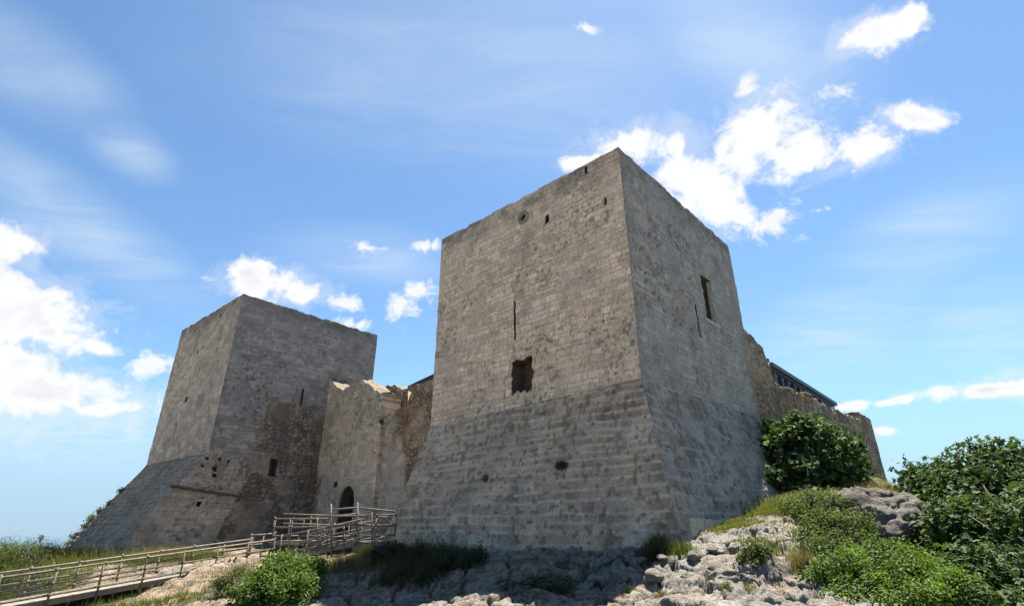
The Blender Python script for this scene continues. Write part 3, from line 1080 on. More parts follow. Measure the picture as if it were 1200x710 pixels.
# ------------------------------------------------------------------ far tower
def build_far_tower():
    ctr = (B0 + B3) / 2
    t = thing('castle_tower', 'far square stone tower on the left with a long sloping talus at its foot', 'tower', tuple(ctr))
    pts = {0: B0, 1: B1, 2: B2, 3: B3}
    T = {i: P3(pts[i], 17.0) for i in pts}
    zb = {0: 5.04, 1: 5.09, 2: 5.04, 3: 5.04}
    Bm = {i: P3(pts[i], zb[i]) for i in pts}
    N1, N2 = -RB, -UB
    ft = {0: ext(Bm[0], P3(B0 + N1 * 4.07, -1.21), -3.2), 1: ext(Bm[1], P3(B1 + N1 * 4.3, -1.79), -3.2), 2: P3(B2, -3.2), 3: P3(B3, -3.2)}
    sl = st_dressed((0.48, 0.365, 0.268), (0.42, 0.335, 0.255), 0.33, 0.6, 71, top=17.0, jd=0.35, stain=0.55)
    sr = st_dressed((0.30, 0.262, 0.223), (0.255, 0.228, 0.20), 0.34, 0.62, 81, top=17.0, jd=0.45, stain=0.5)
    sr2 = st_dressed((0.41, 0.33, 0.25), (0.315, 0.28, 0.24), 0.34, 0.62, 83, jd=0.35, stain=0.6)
    rub = st_rubble(91, (0.275, 0.222, 0.17), (0.10, 0.078, 0.06), 0.42, 0.27, 0.06, 0.7)
    edge = [hit(x, y, B0, RB) for x, y in ((318, 476), (300, 520), (290, 560), (265, 610), (240, 640))]
    ez, es = np.array([e[1] for e in edge])[::-1], np.array([e[0] for e in edge])[::-1]

    def m_rub(s, z):
        lim = np.interp(z, ez, es) + 1.1 * (fbm(s * 0.8, z * 0.8, 1, 4, 95) - 0.5)
        return sstep(-0.12, 0.12, s - lim) * sstep(0.15, -0.15, z - (edge[0][1] + 0.5 + 1.2 * (fbm(s * 0.7, z * 0.7, 4, 3, 96) - 0.5)))

    z_plaster = hit(250, 530, B0, RB)[1]

    def m_pl(s, z):
        return sstep(0.5, -0.5, z - z_plaster - 2.2 * (fbm(s * 0.5, z * 0.5, 2, 4, 97) - 0.5))
    st_r = st_mask(st_mask(sr, sr2, m_pl), rub, m_rub)
    slot = px_rect(316, 325, 531, 558, B0, RB)
    sl2 = px_rect(352.5, 355, 455, 475, B0, RB)
    holes_r_up = [('arrow_slit', rect(*sl2), 0.5)]
    holes_r_lo = [('window', rough_poly(*slot, 0.05, 2, 5), 0.7)]
    for x, y in ((243, 537), (257, 538), (268, 540), (252, 549), (251, 556), (233, 590), (237, 545)):
        s, z = hit(x, y, B0, RB)
        w = 0.10 if (x, y) not in ((251, 556), (233, 590), (252, 549)) else 0.15
        (holes_r_lo if z < 5.0 else holes_r_up).append(('putlog_hole', rough_poly(s - w, s + w, z - w, z + w, 0.08, int(x), 3), 0.4))
    holes_l = []
    for x, y, w in ((218, 468, .22), (232, 412, .12), (206, 497, .12), (258, 370, .15), (228, 387, .13)):
        s, z = hit(x, y, B0, UB)
        holes_l.append(('putlog_hole', rough_poly(s - w, s + w, z - w, z + w, 0.08, int(x), 3), 0.4))
    parts = []
    zc = P3(ctr, 17.0)
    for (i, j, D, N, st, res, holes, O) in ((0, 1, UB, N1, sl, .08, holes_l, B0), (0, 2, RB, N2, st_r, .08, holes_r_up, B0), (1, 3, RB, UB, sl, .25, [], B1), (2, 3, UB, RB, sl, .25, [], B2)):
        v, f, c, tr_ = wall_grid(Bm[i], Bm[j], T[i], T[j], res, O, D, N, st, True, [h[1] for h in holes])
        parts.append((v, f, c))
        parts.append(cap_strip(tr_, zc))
    V, Fa, C = join(parts)
    q = [P3(ctr + (pts[i] - ctr) * 0.9, 16.25) for i in (0, 2, 3, 1)]
    Fq = np.array([[len(V), len(V) + 1, len(V) + 2, len(V) + 3]])
    V = np.concatenate([V, q])
    C = np.concatenate([C, np.ones((4, 3)) * 0.25])
    obj_np('wall', V, [Fa, Fq], M_STONE, t, True, C)
    v, f, c, _ = wall_grid(ft[0], ft[2], Bm[0], Bm[2], .075, B0, RB, N2, st_r, False, [h[1] for h in holes_r_lo])
    v2, f2, c2, _ = wall_grid(ft[2], ft[3], Bm[2], Bm[3], .3, B2, UB, RB, sl, False)
    v3, f3, c3, _ = wall_grid(ft[1], ft[3], Bm[1], Bm[3], .3, B1, RB, UB, sl, False)
    V, Fa, C = join([(v, f, c), (v2, f2, c2), (v3, f3, c3)])
    obj_np('lower_wall', V, [Fa], M_RUBBLE, t, True, C)
    tal_ = st_batter(101, (0.275, 0.205, 0.146), (0.37, 0.285, 0.21), 0.26, 0.45)

    def tal(s, z, P):
        c_, r_ = tal_(s, z, P)
        return c_ * (0.75 + 0.5 * fbm(s * 5, z * 5, 3, 3, 103))[..., None], r_ * 1.9 + 0.10 * (fbm(s * 2.5, z * 2.5, 1, 4, 104) - 0.5)
    Nt = np.cross(UB, ft[0] - Bm[0])
    Nt /= np.linalg.norm(Nt)
    if Nt[2] < 0:
        Nt = -Nt
    v, f, c, _ = wall_grid(ft[0], ft[1], Bm[0], Bm[1], .075, B0, UB, Nt, tal, False)
    obj_np('talus', v, [f], M_STONE, t, True, c)
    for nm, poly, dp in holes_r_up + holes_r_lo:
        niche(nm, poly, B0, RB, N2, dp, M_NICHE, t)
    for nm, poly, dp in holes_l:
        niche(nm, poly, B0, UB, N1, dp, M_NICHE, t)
    # string ledge low on the right face
    a, b = hit(200, 569, B0, RB), hit(286, 582, B0, RB)
    mb = MB()
    p0, p1 = B0 + RB * a[0] + UP * a[1], B0 + RB * b[0] + UP * b[1]
    n = 14
    for i in range(n):
        q0 = p0 + (p1 - p0) * i / n
        dlt = (p1 - p0) / n * 0.985
        mb.box(q0 - N2 * 0.2 + UP * (0.05 * rng.random() - 0.12), dlt, N2 * (0.30 + 0.07 * rng.random()), UP * 0.15)
    mb.build('string_course', M_NICHE, t)


build_far_tower()


# ------------------------------------------------------------------ gate wall between the towers
def thick_wall(bl, br, zl, zr, res, O, D, N, style, topfn, holes, thick, rag=1.0, zbot=-2.0, topcol=(0.17, 0.14, 0.105), rubble_top=0.25):
    v, f, c, tr_ = wall_grid(P3(bl, zbot), P3(br, zbot), P3(bl, zl), P3(br, zr), res, O, D, N, style, True, holes, topfn, rag)
    rows = [tr_]
    k = 6
    for q in range(1, k + 1):
        r = tr_ - N * thick * q / k
        r[:, 2] += (fbm(r[:, 0] * 2.5, r[:, 1] * 2.5, 0, 3, 333) - 0.5) * rubble_top * 2 * math.sin(math.pi * q / k)
        rows.append(r)
    r = rows[-1].copy()
    r[:, 2] = zbot
    rows.append(r)
    V = np.concatenate(rows)
    n = len(tr_)
    I = np.arange(len(V)).reshape(len(rows), n)
    F2 = np.stack([I[:-1, :-1], I[:-1, 1:], I[1:, 1:], I[1:, :-1]], -1).reshape(-1, 4)
    cc = np.array(topcol) * (0.6 + 0.8 * fbm(V[:, 0] * 3, V[:, 1] * 3, V[:, 2] * 3, 4, 334))[:, None]
    # ends
    ends = []
    nb = len(v) // n
    G = v.reshape(nb, n, 3)
    for colx, sgn in ((0, 1), (n - 1, -1)):
        e = G[:, colx]
        eb = e - N * thick
        VV = np.stack([e, e - N * thick * 0.5, eb], 0).reshape(-1, 3)
        J = np.arange(len(VV)).reshape(3, nb)
        FF = np.stack([J[:-1, :-1], J[:-1, 1:], J[1:, 1:], J[1:, :-1]], -1).reshape(-1, 4)
        ce = c.reshape(nb, n, 3)[:, colx]
        ends.append((VV, FF, np.concatenate([ce, ce, ce])))
    return join([(v, f, c), (V, F2, cc)] + ends)


def profile(pxs, O, D):
    q = sorted(hit(x, y, O, D) for x, y in pxs)
    return np.array([a for a, b in q]), np.array([b for a, b in q])


def build_gate_wall():
    N = -RB
    t = thing('gate_wall', 'beige ruined wall with the pointed arched entrance beside the far tower', 'wall', tuple(G0 + DG * 3.9))
    ps, pz = profile([(386, 441), (394, 452), (402, 456), (412, 449), (424, 444), (434, 451), (446, 460)], G0, DG)

    def topfn(s):
        return np.interp(s, ps, pz) + 0.08 * (vn(s * 3, 0, 0, 5) - 0.5)
    # pointed arch outline
    s0, _ = hit(394.5, 610, G0, DG)
    s1, _ = hit(413.5, 608, G0, DG)
    zt = hit(405, 569.5, G0, DG)[1]
    zs = zt - 1.45
    w = s1 - s0
    arch = [(s0, -1.0), (s1, -1.0), (s1, zs)]
    for k in np.linspace(0, 1, 9)[1:]:
        arch.append((s1 - w * 0.5 * (1 - math.cos(k * math.pi / 2)) ** 1.15, zs + (zt - zs) * math.sin(k * math.pi / 2) ** 0.92))
    for k in np.linspace(1, 0, 9)[1:]:
        arch.append((s0 + w * 0.5 * (1 - math.cos(k * math.pi / 2)) ** 1.15, zs + (zt - zs) * math.sin(k * math.pi / 2) ** 0.92))
    sg = st_dressed((0.52, 0.395, 0.285), (0.45, 0.36, 0.275), 0.36, 0.62, 111, jd=0.3, stain=0.5, top=None)
    rb = st_rubble(121, (0.29, 0.215, 0.15), (0.07, 0.05, 0.035), 0.42, 0.28, 0.1, 0.4)

    def m_low(s, z):
        n_ = 1.6 * (fbm(s * 0.7, z * 0.5, 3, 4, 122) - 0.5)
        return np.clip(sstep(1.3, 0.5, s + n_ + 0.12 * (z - 3)) * sstep(4.5, 3.5, z) + 0.0, 0, 1)
    small = px_rect(391, 395.5, 564, 571, G0, DG)
    V, Fa, C = thick_wall(G0 - DG * 0.3, G0 + DG * 7.9, 12, 10, .075, G0, DG, N, st_mask(sg, rb, m_low), topfn, [arch, rect(*small)], 1.6)
    obj_np('wall', V, [Fa], M_STONE, t, True, C)
    niche('doorway', arch, G0, DG, N, 1.1, M_NICHE, t, grow=0.05)
    niche('putlog_hole', rect(*small), G0, DG, N, 0.4, M_NICHE, t)
    # dark double door at the back of the opening
    mb = MB()
    mid = (s0 + s1) / 2
    for a, b in ((s0 - 0.02, mid - 0.02), (mid + 0.02, s1 + 0.02)):
        mb.box(G0 + DG * a + UP * (-1.0) - N * 1.0, DG * (b - a), N * 0.08, UP * (zt + 1.0))
        for k in range(4):
            mb.box(G0 + DG * (a + 0.06) + UP * (-0.3 + k * 0.9) - N * 0.915, DG * (b - a - 0.12), N * 0.03, UP * 0.08)
    mb.build('door', M_DARKWOOD, t)
    # dressed arch stones, a little proud of the wall
    mb = MB()
    ap = np.array(arch[2:])
    ap = np.concatenate([[[s1, -1.0], [s1, 0.0], [s1, zs * 0.5]], ap, [[s0, zs * 0.5], [s0, 0.0], [s0, -1.0]]])
    cen = np.array([mid, zs - 0.4])
    for i in range(len(ap) - 1):
        a, b = ap[i], ap[i + 1]
        if np.linalg.norm(b - a) < 0.02:
            continue
        dd = (b - a) / np.linalg.norm(b - a)
        nn = np.array([dd[1], -dd[0]])
        if np.dot(nn, (a + b) / 2 - cen) < 0:
            nn = -nn
        ww = 0.26 + 0.05 * (i % 2)
        qa, qb = a + dd * 0.008, b - dd * 0.008
        O = G0 + DG * qa[0] + UP * qa[1] - N * 0.10
        mb.box(O, DG * (qb - qa)[0] + UP * (qb - qa)[1], DG * nn[0] * ww + UP * nn[1] * ww, N * (0.15 + 0.01 * (i % 3)))
    mb.build('door_surround', M_TRIM, t)


build_gate_wall()


def build_rough_wall():
    N = -RB
    O = G0 - N * 0.35
    a0 = O + DG * 7.7
    t = thing('curtain_wall', 'brown rubble wall with a broken stepped top between the arched gate and the nearer tower', 'wall', tuple(a0 + DG * 4))
    ps, pz = profile([(446, 459), (447, 470), (449, 488), (455, 485), (470, 476), (478, 470), (479, 456), (484, 453), (496, 448), (508, 443), (520, 437)], O, DG)

    def topfn(s):
        return np.interp(s, ps, pz) + 0.10 * (vn(s * 3.3, 0, 0, 6) - 0.5)
    rb = st_rubble(131, (0.36, 0.262, 0.18), (0.07, 0.05, 0.035), 0.36, 0.24, 0.12, 0.5)
    pl = st_dressed((0.45, 0.345, 0.255), (0.40, 0.33, 0.255), 0.33, 0.6, 141, jd=0.3, stain=0.6)

    def m_pl(s, z):
        return sstep(0.47, 0.55, fbm(s * 0.33, z * 0.4, 5, 4, 143) + 0.05 * np.sin(s))
    V, Fa, C = thick_wall(a0, O + DG * 17.5, 9, 9, .075, O, DG, N, st_mask(rb, pl, m_pl), topfn, [], 1.4)
    obj_np('wall', V, [Fa], M_RUBBLE, t, True, C)
    # broken inner masonry seen in the gap of the wall top
    N2o = O - N * 1.6
    s0 = hit(447, 462, N2o, DG)[0]
    s1 = hit(480, 462, N2o, DG)[0]
    ps2, pz2 = profile([(440, 452), (450, 452), (462, 451), (470, 455), (485, 452)], N2o, DG)
    V, Fa, C = thick_wall(N2o + DG * (s0 - 1.2), N2o + DG * (s1 + 0.6), 9, 9, .1, N2o, DG, N, st_rubble(151, (0.27, 0.215, 0.155), (0.06, 0.045, 0.03), 0.5, 0.3, 0.12, 0.3), lambda s: np.interp(s, ps2, pz2) + 0.3 * (vn(s * 2, 0, 0, 8) - 0.5), [], 1.2)
    obj_np('inner_masonry', V, [Fa], M_RUBBLE, t, True, C)


build_rough_wall()


# ------------------------------------------------------------------ right curtain wall behind the nearer tower
def build_right_wall():
    O = P3(A2, 0)
    t = thing('curtain_wall', 'long brown rubble wall stretching away to the right behind the nearer tower', 'wall', tuple(O + DC * 12 + UP * 0.5))
    ps, pz = profile([(868, 380), (876, 388), (885, 398), (893, 406), (900, 418), (902, 432), (907, 448), (913, 451), (931, 460), (933, 459), (952, 465), (960, 470), (975, 477), (1000, 487.5), (1009, 491)], O, DC)

    def topfn(s):
        return np.interp(s, ps, pz) + 0.14 * (vn(s * 3.3, 0, 0, 16) - 0.5)
    rb = st_rubble(161, (0.33, 0.26, 0.185), (0.07, 0.055, 0.04), 0.32, 0.22, 0.10, 0.35)
    send = hit(1010.5, 500, O, DC)[0]
    cuts = [hit(933.5, 480, O, DC)[0], hit(954, 485, O, DC)[0], send]
    segs = [(-0.5, cuts[0] - .2), (cuts[0] + .2, cuts[1] - .2), (cuts[1] + .2, send - .14)]
    parts = []
    for a, b in segs:
        parts.append(thick_wall(O + DC * a, O + DC * b, 9, 9, .085, O, DC, NC, rb, topfn, [], 1.3, 1.0, 0.0))
    V, Fa, C = join(parts)
    obj_np('wall', V, [Fa], M_RUBBLE, t, True, C)
    # end pier, slightly taller
    e1 = hit(1029, 522, O, DC)[0]
    pz_ = hit(1014, 486, O, DC)[1]
    V, Fa, C = thick_wall(O + DC * (send + .14), O + DC * (e1 - 0.2), pz_, pz_ - 0.1, .085, O, DC, NC, rb, lambda s: pz_ - 0.05 * (s - send) + 0.1 * (vn(s * 3, 0, 0, 17) - 0.5), [], 1.5, 1.0, 0.0)
    obj_np('end_pier', V, [Fa], M_RUBBLE, t, True, C)
    # dark channels in the three joints
    for c_, top in zip(cuts, (topfn(np.array([cuts[0]]))[0] - .1, topfn(np.array([cuts[1]]))[0] - .1, pz_ - 0.6)):
        mb = MB()
        mb.box(O + DC * (c_ - .24) - NC * 0.45 + UP * 0.2, DC * 0.48, NC * 0.2, UP * (top - 0.2))
        mb.box(O + DC * (c_ - .06) - NC * 0.248 + UP * 0.2, DC * 0.12, NC * 0.12, UP * (top - 0.2))
        mb.build('joint_channel', M_CHANNEL, t)
    for c_ in cuts[:2]:
        z = topfn(np.array([c_ - 0.6]))[0]
        mb = MB()
        mb.box(O + DC * (c_ - 1.25) - NC * 0.7 + UP * (z + 0.0), DC * 1.1, NC * 0.86, UP * 0.12)
        mb.build('coping_slab', M_TRIM, t)


build_right_wall()


# ------------------------------------------------------------------ modern buildings inside the walls
def build_hall():
    E0, E1 = np.array(at(905, 424, 37.5)), np.array(at(981, 473, 50.8))
    E1[2] = E0[2]
    D = E1 - E0
    L = np.linalg.norm(D)
    D /= L
    N = np.array([D[1], -D[0], 0])           # towards the camera side
    t = thing('glazed_hall', 'modern hall with dark flat roof and a row of blue windows behind the right wall', 'building', tuple(P3(E0 - N * 3 + D * 6, 2)))
    W_ = 4.6
    z1 = E0[2]
    mb = MB()
    mb.box(E0 - UP * 0.3, D * L, -N * W_, UP * 0.3)
    mb.box(E0 + D * 0.2 - N * 0.2 - UP * 0.44, D * (L - 0.4), -N * (W_ - .5), UP * 0.14)
    mb.build('roof', M_DARKMETAL, t)
    mb = MB()
    mb.box(P3(E0 - N * 0.45 + D * 0.6, 2.0), D * (L - 1.2), -N * (W_ - 1.4), UP * (z1 - 0.56 - 2.0 - 2.4))
    mb.build('wall', M_CONC, t)
    n = 11
    st = (L - 1.4) / n
    for i in range(n):
        mb = MB()
        o = P3(E0 - N * 0.36 + D * (0.7 + st * i + 0.09), z1 - 2.85)
        mb.box(o, D * (st - 0.18), N * 0.03, UP * 2.36)
        mb.build('window_pane', M_GLASS, t)
        mb = MB()
        mb.box(o - N * 2.6, D * (st - 0.18), N * 0.03, UP * 2.36)
        mb.build('window_pane', M_GLASS, t)
    for i in range(n + 1):
        mb = MB()
        mb.box(P3(E0 - N * 0.37 + D * (0.7 + st * i - 0.085), z1 - 2.96), D * 0.17, N * 0.2, UP * 2.38)
        mb.build('mullion', M_DARKMETAL, t)


def build_flat():
    E0 = np.array(at(512, 436, 40.0))
    E1 = np.array(at(478, 450, 44.2))
    E1[2] = E0[2]
    D = E1 - E0
    L = np.linalg.norm(D)
    D /= L
    N = np.array([-D[1], D[0], 0])
    if N[1] > 0:
        N = -N
    z = E0[2]
    t = thing('flat_roofed_block', 'dark flat roof edge of a low block just visible above the broken rubble wall', 'building', tuple(P3((E0 + E1) / 2 - N * 2, 0)))
    mb = MB()
    mb.box(E0 - D * 1.4 - UP * 0.5, D * (L + 1.4), -N * 5, UP * 0.5)
    mb.box(E0 + D * (L + 0.02) - UP * 1.0, D * 1.6, -N * 4.5, UP * 0.45)
    mb.build('roof', M_DARKMETAL, t)
    mb = MB()
    mb.box(P3(E0 - N * 0.5 - D * 1.2, 0.0), D * (L + 1.0), -N * 4, UP * (z - 0.5))
    mb.box(P3(E0 - N * 0.6 + D * (L + 0.1), 0.0), D * 1.2, -N * 3.6, UP * (z - 1.0))
    mb.build('wall', M_CONC, t)


build_hall()
build_flat()

# ------------------------------------------------------------------ access ramps and entrance platform
def ladder(thing_, path, up_from, heights, post_every, r=0.042, post_drop=0.25, mat=M_STEEL, post_r=0.04, lean=0.0):
    """tube railing along a straight deck edge: one mesh per rail and per post, as parts of the thing"""
    p0, p1 = (np.array(p, float) for p in path)
    L = np.linalg.norm(p1 - p0)
    for h in heights:
        mb = MB()
        j0, j1 = (rng.random(3) - .5) * 0.05, (rng.random(3) - .5) * 0.05
        mb.tube([p0 + UP * h + j0, (p0 + p1) / 2 + UP * (h - 0.012) + (j0 - j1) * .3, p1 + UP * h + j1], r)
        mb.build('rail', mat, thing_, True)
    n = max(1, int(round(L / post_every)))
    for i in range(n + 1):
        q = p0 + (p1 - p0) * i / n
        mb = MB()
        mb.tube([q - UP * post_drop, q + UP * (heights[0] + 0.04 + 0.08 * rng.random()) + (rng.random(3) - .5) * np.array([.09, .09, 0])], post_r)
        for h in heights:
            mb.tube([q + UP * (h - 0.06), q + UP * (h + 0.06)], post_r + 0.024)
        mb.build('post', mat, thing_, True)


def planks(mb, p0, p1, side, width, pitch=0.16, th=0.05):
    p0, p1, side = (np.array(v, float) for v in (p0, p1, side))
    L = np.linalg.norm(p1 - p0)
    D = (p1 - p0) / L
    n = int(L / pitch)
    for i in range(n):
        mb.box(p0 + D * (i * pitch) + UP * (0.008 * rng.random() - th), D * (pitch * 0.93), side * width, UP * th)


def build_ramps():
    # the long lower ramp
    a, b = np.array([-21.4, 15.2, -3.16]), np.array([-13.2, 32.2, -1.36])
    D = (b - a) / np.linalg.norm(b - a)
    side = np.array([-D[1], D[0], 0]) / np.hypot(D[0], D[1])      # towards the left, away from the camera
    t = thing('access_ramp', 'long sloping timber walkway with pale tubular railings climbing from the lower left', 'ramp', tuple(a))
    mb = MB()
    planks(mb, a, b, side, 1.6)
    mb.build('deck', M_DECK, t)
    for off in (-0.06, 1.6):
        mb = MB()
        mb.box(a + side * off - UP * 0.2, b - a, side * 0.055, UP * 0.215)
        mb.build('edge_board', M_DECK, t)
    for off in (-0.1, 1.72):
        ladder(t, (a + side * off, b + side * off), 0, (1.02, 0.56, 0.16), 1.75, 0.042, 0.3)
    for i in range(7):
        q = a + (b - a) * (i + 0.5) / 7
        mb = MB()
        for o in (0.15, 1.45):
            p = q + side * o
            g = float(h_ground(p[0], p[1]))
            mb.tube([p - UP * 0.21, np.array([p[0], p[1], min(g, p[2] - 0.3) - 0.2])], 0.045)
        mb.tube([q + side * 0.05 - UP * 0.26, q + side * 1.55 - UP * 0.26], 0.045)
        mb.build('trestle', M_STEEL, t, True)
    # turning place and upper ramp
    c, e = np.array([-12.5, 31.6, -1.25]), np.array([-7.9, 30.4, -0.42])
    D = (e - c) / np.linalg.norm(e - c)
    side = np.array([-D[1], D[0], 0]) / np.hypot(D[0], D[1])
    t = thing('access_ramp', 'short upper ramp with crossing pale tube rails in front of the arched gate', 'ramp', tuple(c))
    mb = MB()
    planks(mb, c, e, side, 1.3)
    planks(mb, c + np.array([-1.9, 0.5, -0.02]), c + np.array([0, 0.0, -0.02]), side, 1.5)
    mb.build('deck', M_DECK, t)
    mb = MB()
    mb.box(c - side * 0.055 - UP * 0.2, e - c, side * 0.05, UP * 0.21)
    mb.build('edge_board', M_DECK, t)
    for off in (-0.1, 1.4):
        ladder(t, (c + side * off, e + side * off), 0, (1.05, 0.6, 0.18), 1.45, 0.042, 0.95)
    ladder(t, (c + np.array([-1.9, 0.4, 0.0]), c + np.array([-1.5, 2.6, 0.1])), 0, (1.1, 0.62, 0.2), 1.1, 0.042, 0.7)
    # entrance platform before the gate
    z = -0.42
    base = np.array([-13.9, 33.6, z])
    dx = np.array([7.2, -1.9, 0.0])
    dx /= np.linalg.norm(dx)
    dy = np.array([-dx[1], dx[0], 0])
    t = thing('entrance_platform', 'timber landing with tube railing right before the dark arched door', 'platform', tuple(base))
    mb = MB()
    planks(mb, base, base + dx * 6.4, dy, 5.6, 0.18)
    mb.build('deck', M_DECK, t)
    mb = MB()
    mb.box(base - dy * 0.06 - UP * 0.24, dx * 6.4, dy * 0.055, UP * 0.25)
    mb.build('edge_board', M_DECK, t)
    ladder(t, (base, base + dx * 3.6), 0, (1.16, 0.72, 0.26), 1.2, 0.042, 0.9)
    ladder(t, (base, base + dy * 4.2), 0, (1.16, 0.72, 0.26), 1.4, 0.042, 0.9)
    # front landing at the right, butting against the battered base
    f0 = np.array([-7.95, 29.6, -0.40])
    t = thing('entrance_platform', 'small right hand landing with tube railing touching the battered base of the nearer tower', 'platform', tuple(f0))
    f1 = f0 + np.array([2.05, -0.35, 0.0])
    D = (f1 - f0) / np.linalg.norm(f1 - f0)
    side = np.array([-D[1], D[0], 0])
    mb = MB()
    planks(mb, f0, f1, side, 2.3, 0.16)
    mb.build('deck', M_DECK, t)
    mb = MB()
    mb.box(f0 - side * 0.06 - UP * 0.22, f1 - f0, side * 0.055, UP * 0.23)
    mb.build('edge_board', M_DECK, t)
    ladder(t, (f0 - side * 0.1, f1 - side * 0.1), 0, (1.22, 0.74, 0.28), 1.0, 0.036, 1.1)
    ladder(t, (f0 + side * 2.3, f1 + side * 2.3), 0, (1.2, 0.72, 0.26), 1.0, 0.042, 0.5)
    for (xa, ya), (xb, yb) in (((388, 642), (419, 622)), ((419, 646), (450, 628)), ((360, 646), (388, 631)), ((345, 640), (388, 622)), ((388, 651), (452, 650)), ((388, 633), (440, 636)), ((387, 597), (420, 594.3)), ((418, 594.3), (463, 599)), ((388, 615.5), (420, 613)), ((419, 614), (459, 616)), ((388, 605), (419, 604)), ((332, 602), (388, 604)), ((332, 613), (388, 615)), ((419, 604), (452, 606))):
        mb = MB()
        mb.tube([np.array(at(xa, ya, 29.4)), np.array(at(xb, yb, 29.4))], 0.042)
        mb.build('brace', M_STEEL, t, True)
    for xa, ya, yb in ((388, 590, 654), (419, 588, 653), (403, 617, 650), (436, 600, 648), (372, 606, 648)):
        mb = MB()
        mb.tube([np.array(at(xa, ya, 29.3)), np.array(at(xa, yb, 29.3))], 0.04)
        mb.build('post', M_STEEL, t, True)
    ladder(t, (f0 - side * 0.1, f0 - side * 0.1 + np.array([-1.5, 0.25, -0.16])), 0, (1.32, 0.82, 0.3), 1.5, 0.042, 1.1)


build_ramps()


def build_lamp():
    Yl = 38.0
    base = np.array(at(62, 643, Yl))
    t = thing('wall_lamp', 'small hooked lamp with white globe at the foot of the far talus', 'lamp', tuple(base))
    hook = [(66, 645), (62, 641), (57, 641.2), (52, 641), (48.5, 639.5), (46.8, 637), (46.6, 634.5)]
    pts = [np.array(at(x, y, Yl)) for x, y in hook]
    mb = MB()
    mb.tube(pts, 0.026)
    mb.build('arm', M_LAMP, t, True)
    e = pts[-1]
    mb = MB()
    mb.tube([e - UP * 0.02, e + UP * 0.05, e + UP * 0.12], 0.04, 10, 0.07)
    mb.build('holder', M_LAMP, t, True)
    V, F = sphere_mesh(0.15, 2)
    V = V * np.array([1, 1, 1.15]) + e + UP * 0.26
    obj_np('globe', V, [F], M_OPAL, t)


def sphere_mesh(r, sub):
    import bmesh
    bm = bmesh.new()
    bmesh.ops.create_icosphere(bm, subdivisions=sub, radius=r)
    V = np.array([v.co[:] for v in bm.verts])
    F = np.array([[v.index for v in f.verts] for f in bm.faces])
    bm.free()
    return V, F


build_lamp()


# ------------------------------------------------------------------ loose boulders and rock outcrops
def boulder(name, label, c, size, seed, squash=(1, 1, .75), group=None, sub=4, cat='rock', tintk=1.0, sharp=1.0):
    V, F = sphere_mesh(1.0, sub)
    n = V.copy()
    o = seed * 3.17
    rg = np.random.default_rng(seed)
    for _ in range(int(9 * sharp)):                          # flat broken facets
        d = rg.normal(size=3)
        d /= np.linalg.norm(d)
        k = V @ d
        lim = 0.55 + 0.3 * rg.random()
        V = V - np.clip(k - lim, 0, None)[:, None] * d * 0.85
    f = fbm(n[:, 0] * 1.3 + o, n[:, 1] * 1.3, n[:, 2] * 1.3, 4, seed)
    f2 = np.abs(fbm(n[:, 0] * 3.2 + o, n[:, 1] * 3.2, n[:, 2] * 3.2, 4, seed + 1) - 0.5)
    f3 = fbm(n[:, 0] * 7 + o, n[:, 1] * 7, n[:, 2] * 7, 3, seed + 4)
    V = V * (1 + 0.55 * (f - 0.5) - 0.10 * sstep(0.07, 0.0, f2) + 0.10 * (f3 - 0.5))[:, None]
    V = V * np.array(squash) * size
    a = rg.random() * 6.28
    R_ = np.array([[math.cos(a), -math.sin(a), 0], [math.sin(a), math.cos(a), 0], [0, 0, 1]])
    V = V @ R_.T + np.array(c)
    m = fbm(n[:, 0] * 2 + o, n[:, 1] * 2, n[:, 2] * 2, 5, seed + 2)
    col = np.array([0.27, 0.253, 0.225]) * tintk * (0.72 + 0.6 * m)[:, None]
    l = sstep(0.5, 0.65, fbm(n[:, 0] * 4 + o, n[:, 1] * 4, n[:, 2] * 4, 5, seed + 3))[:, None] * 0.65
    col = col * (1 - l) + np.array([0.13, 0.12, 0.105]) * l
    return tag(centred(name, V, [F], M_ROCK, True, col), label, cat, group)


def on_ground(px, py, Y):
    v = at(px, py, Y)
    return np.array([v.x, v.y, float(h_ground(v.x, v.y))])


STONES = [(727, 668, 16.6, .34), (741, 674, 16.3, .22), (765, 676, 15.9, .42), (700, 652, 18.8, .3), (718, 648, 18.9, .26), (738, 647, 18.4, .33), (752, 655, 17.6, .24), (804, 668, 15.6, .2), (826, 664, 15.8, .2), (846, 669, 15.4, .28),
          (690, 664, 17.6, .2), (776, 658, 17, .25), (815, 656, 16.6, .3), (836, 650, 16.9, .22), (868, 660, 15.6, .26), (600, 655, 21.0, .3), (560, 656, 22.4, .25), (660, 654, 19.8, .28), (622, 648, 21.4, .24), (790, 690, 14.8, .24), (750, 664, 16.9, .16), (712, 660, 17.8, .15), (772, 648, 17.9, .18), (860, 645, 16.7, .24), (890, 652, 15.7, .2), (640, 662, 19.2, .2), (675, 672, 18.0, .26)]
for i, (px, py, Y, sz) in enumerate(STONES):
    c = on_ground(px, py, Y)
    sz *= 0.72
    boulder('loose_stone', 'loose pale limestone lump lying on the bare rock under the nearer tower', c + UP * sz * 0.28, sz, 500 + i, (1.15, 0.95, 0.75), 'loose stones on the rock', 3)

v = np.array(at(1036, 618, 18.8))
boulder('rock_outcrop', 'smooth grey rock slab sloping down between the shrubs on the right', v + np.array([0, .6, -0.75]), 2.2, 610, (0.75, 1.0, 0.95), None, 6, 'rock', 0.75, 0.7)
v = np.array(at(890, 675, 14.6))
boulder('rock_outcrop', 'big white sunlit limestone boulder mass right of the bottom centre', v + np.array([0.1, 0.7, -0.75]), 1.55, 620, (1.0, 0.9, 0.85), None, 6, 'rock', 1.05, 1.0)


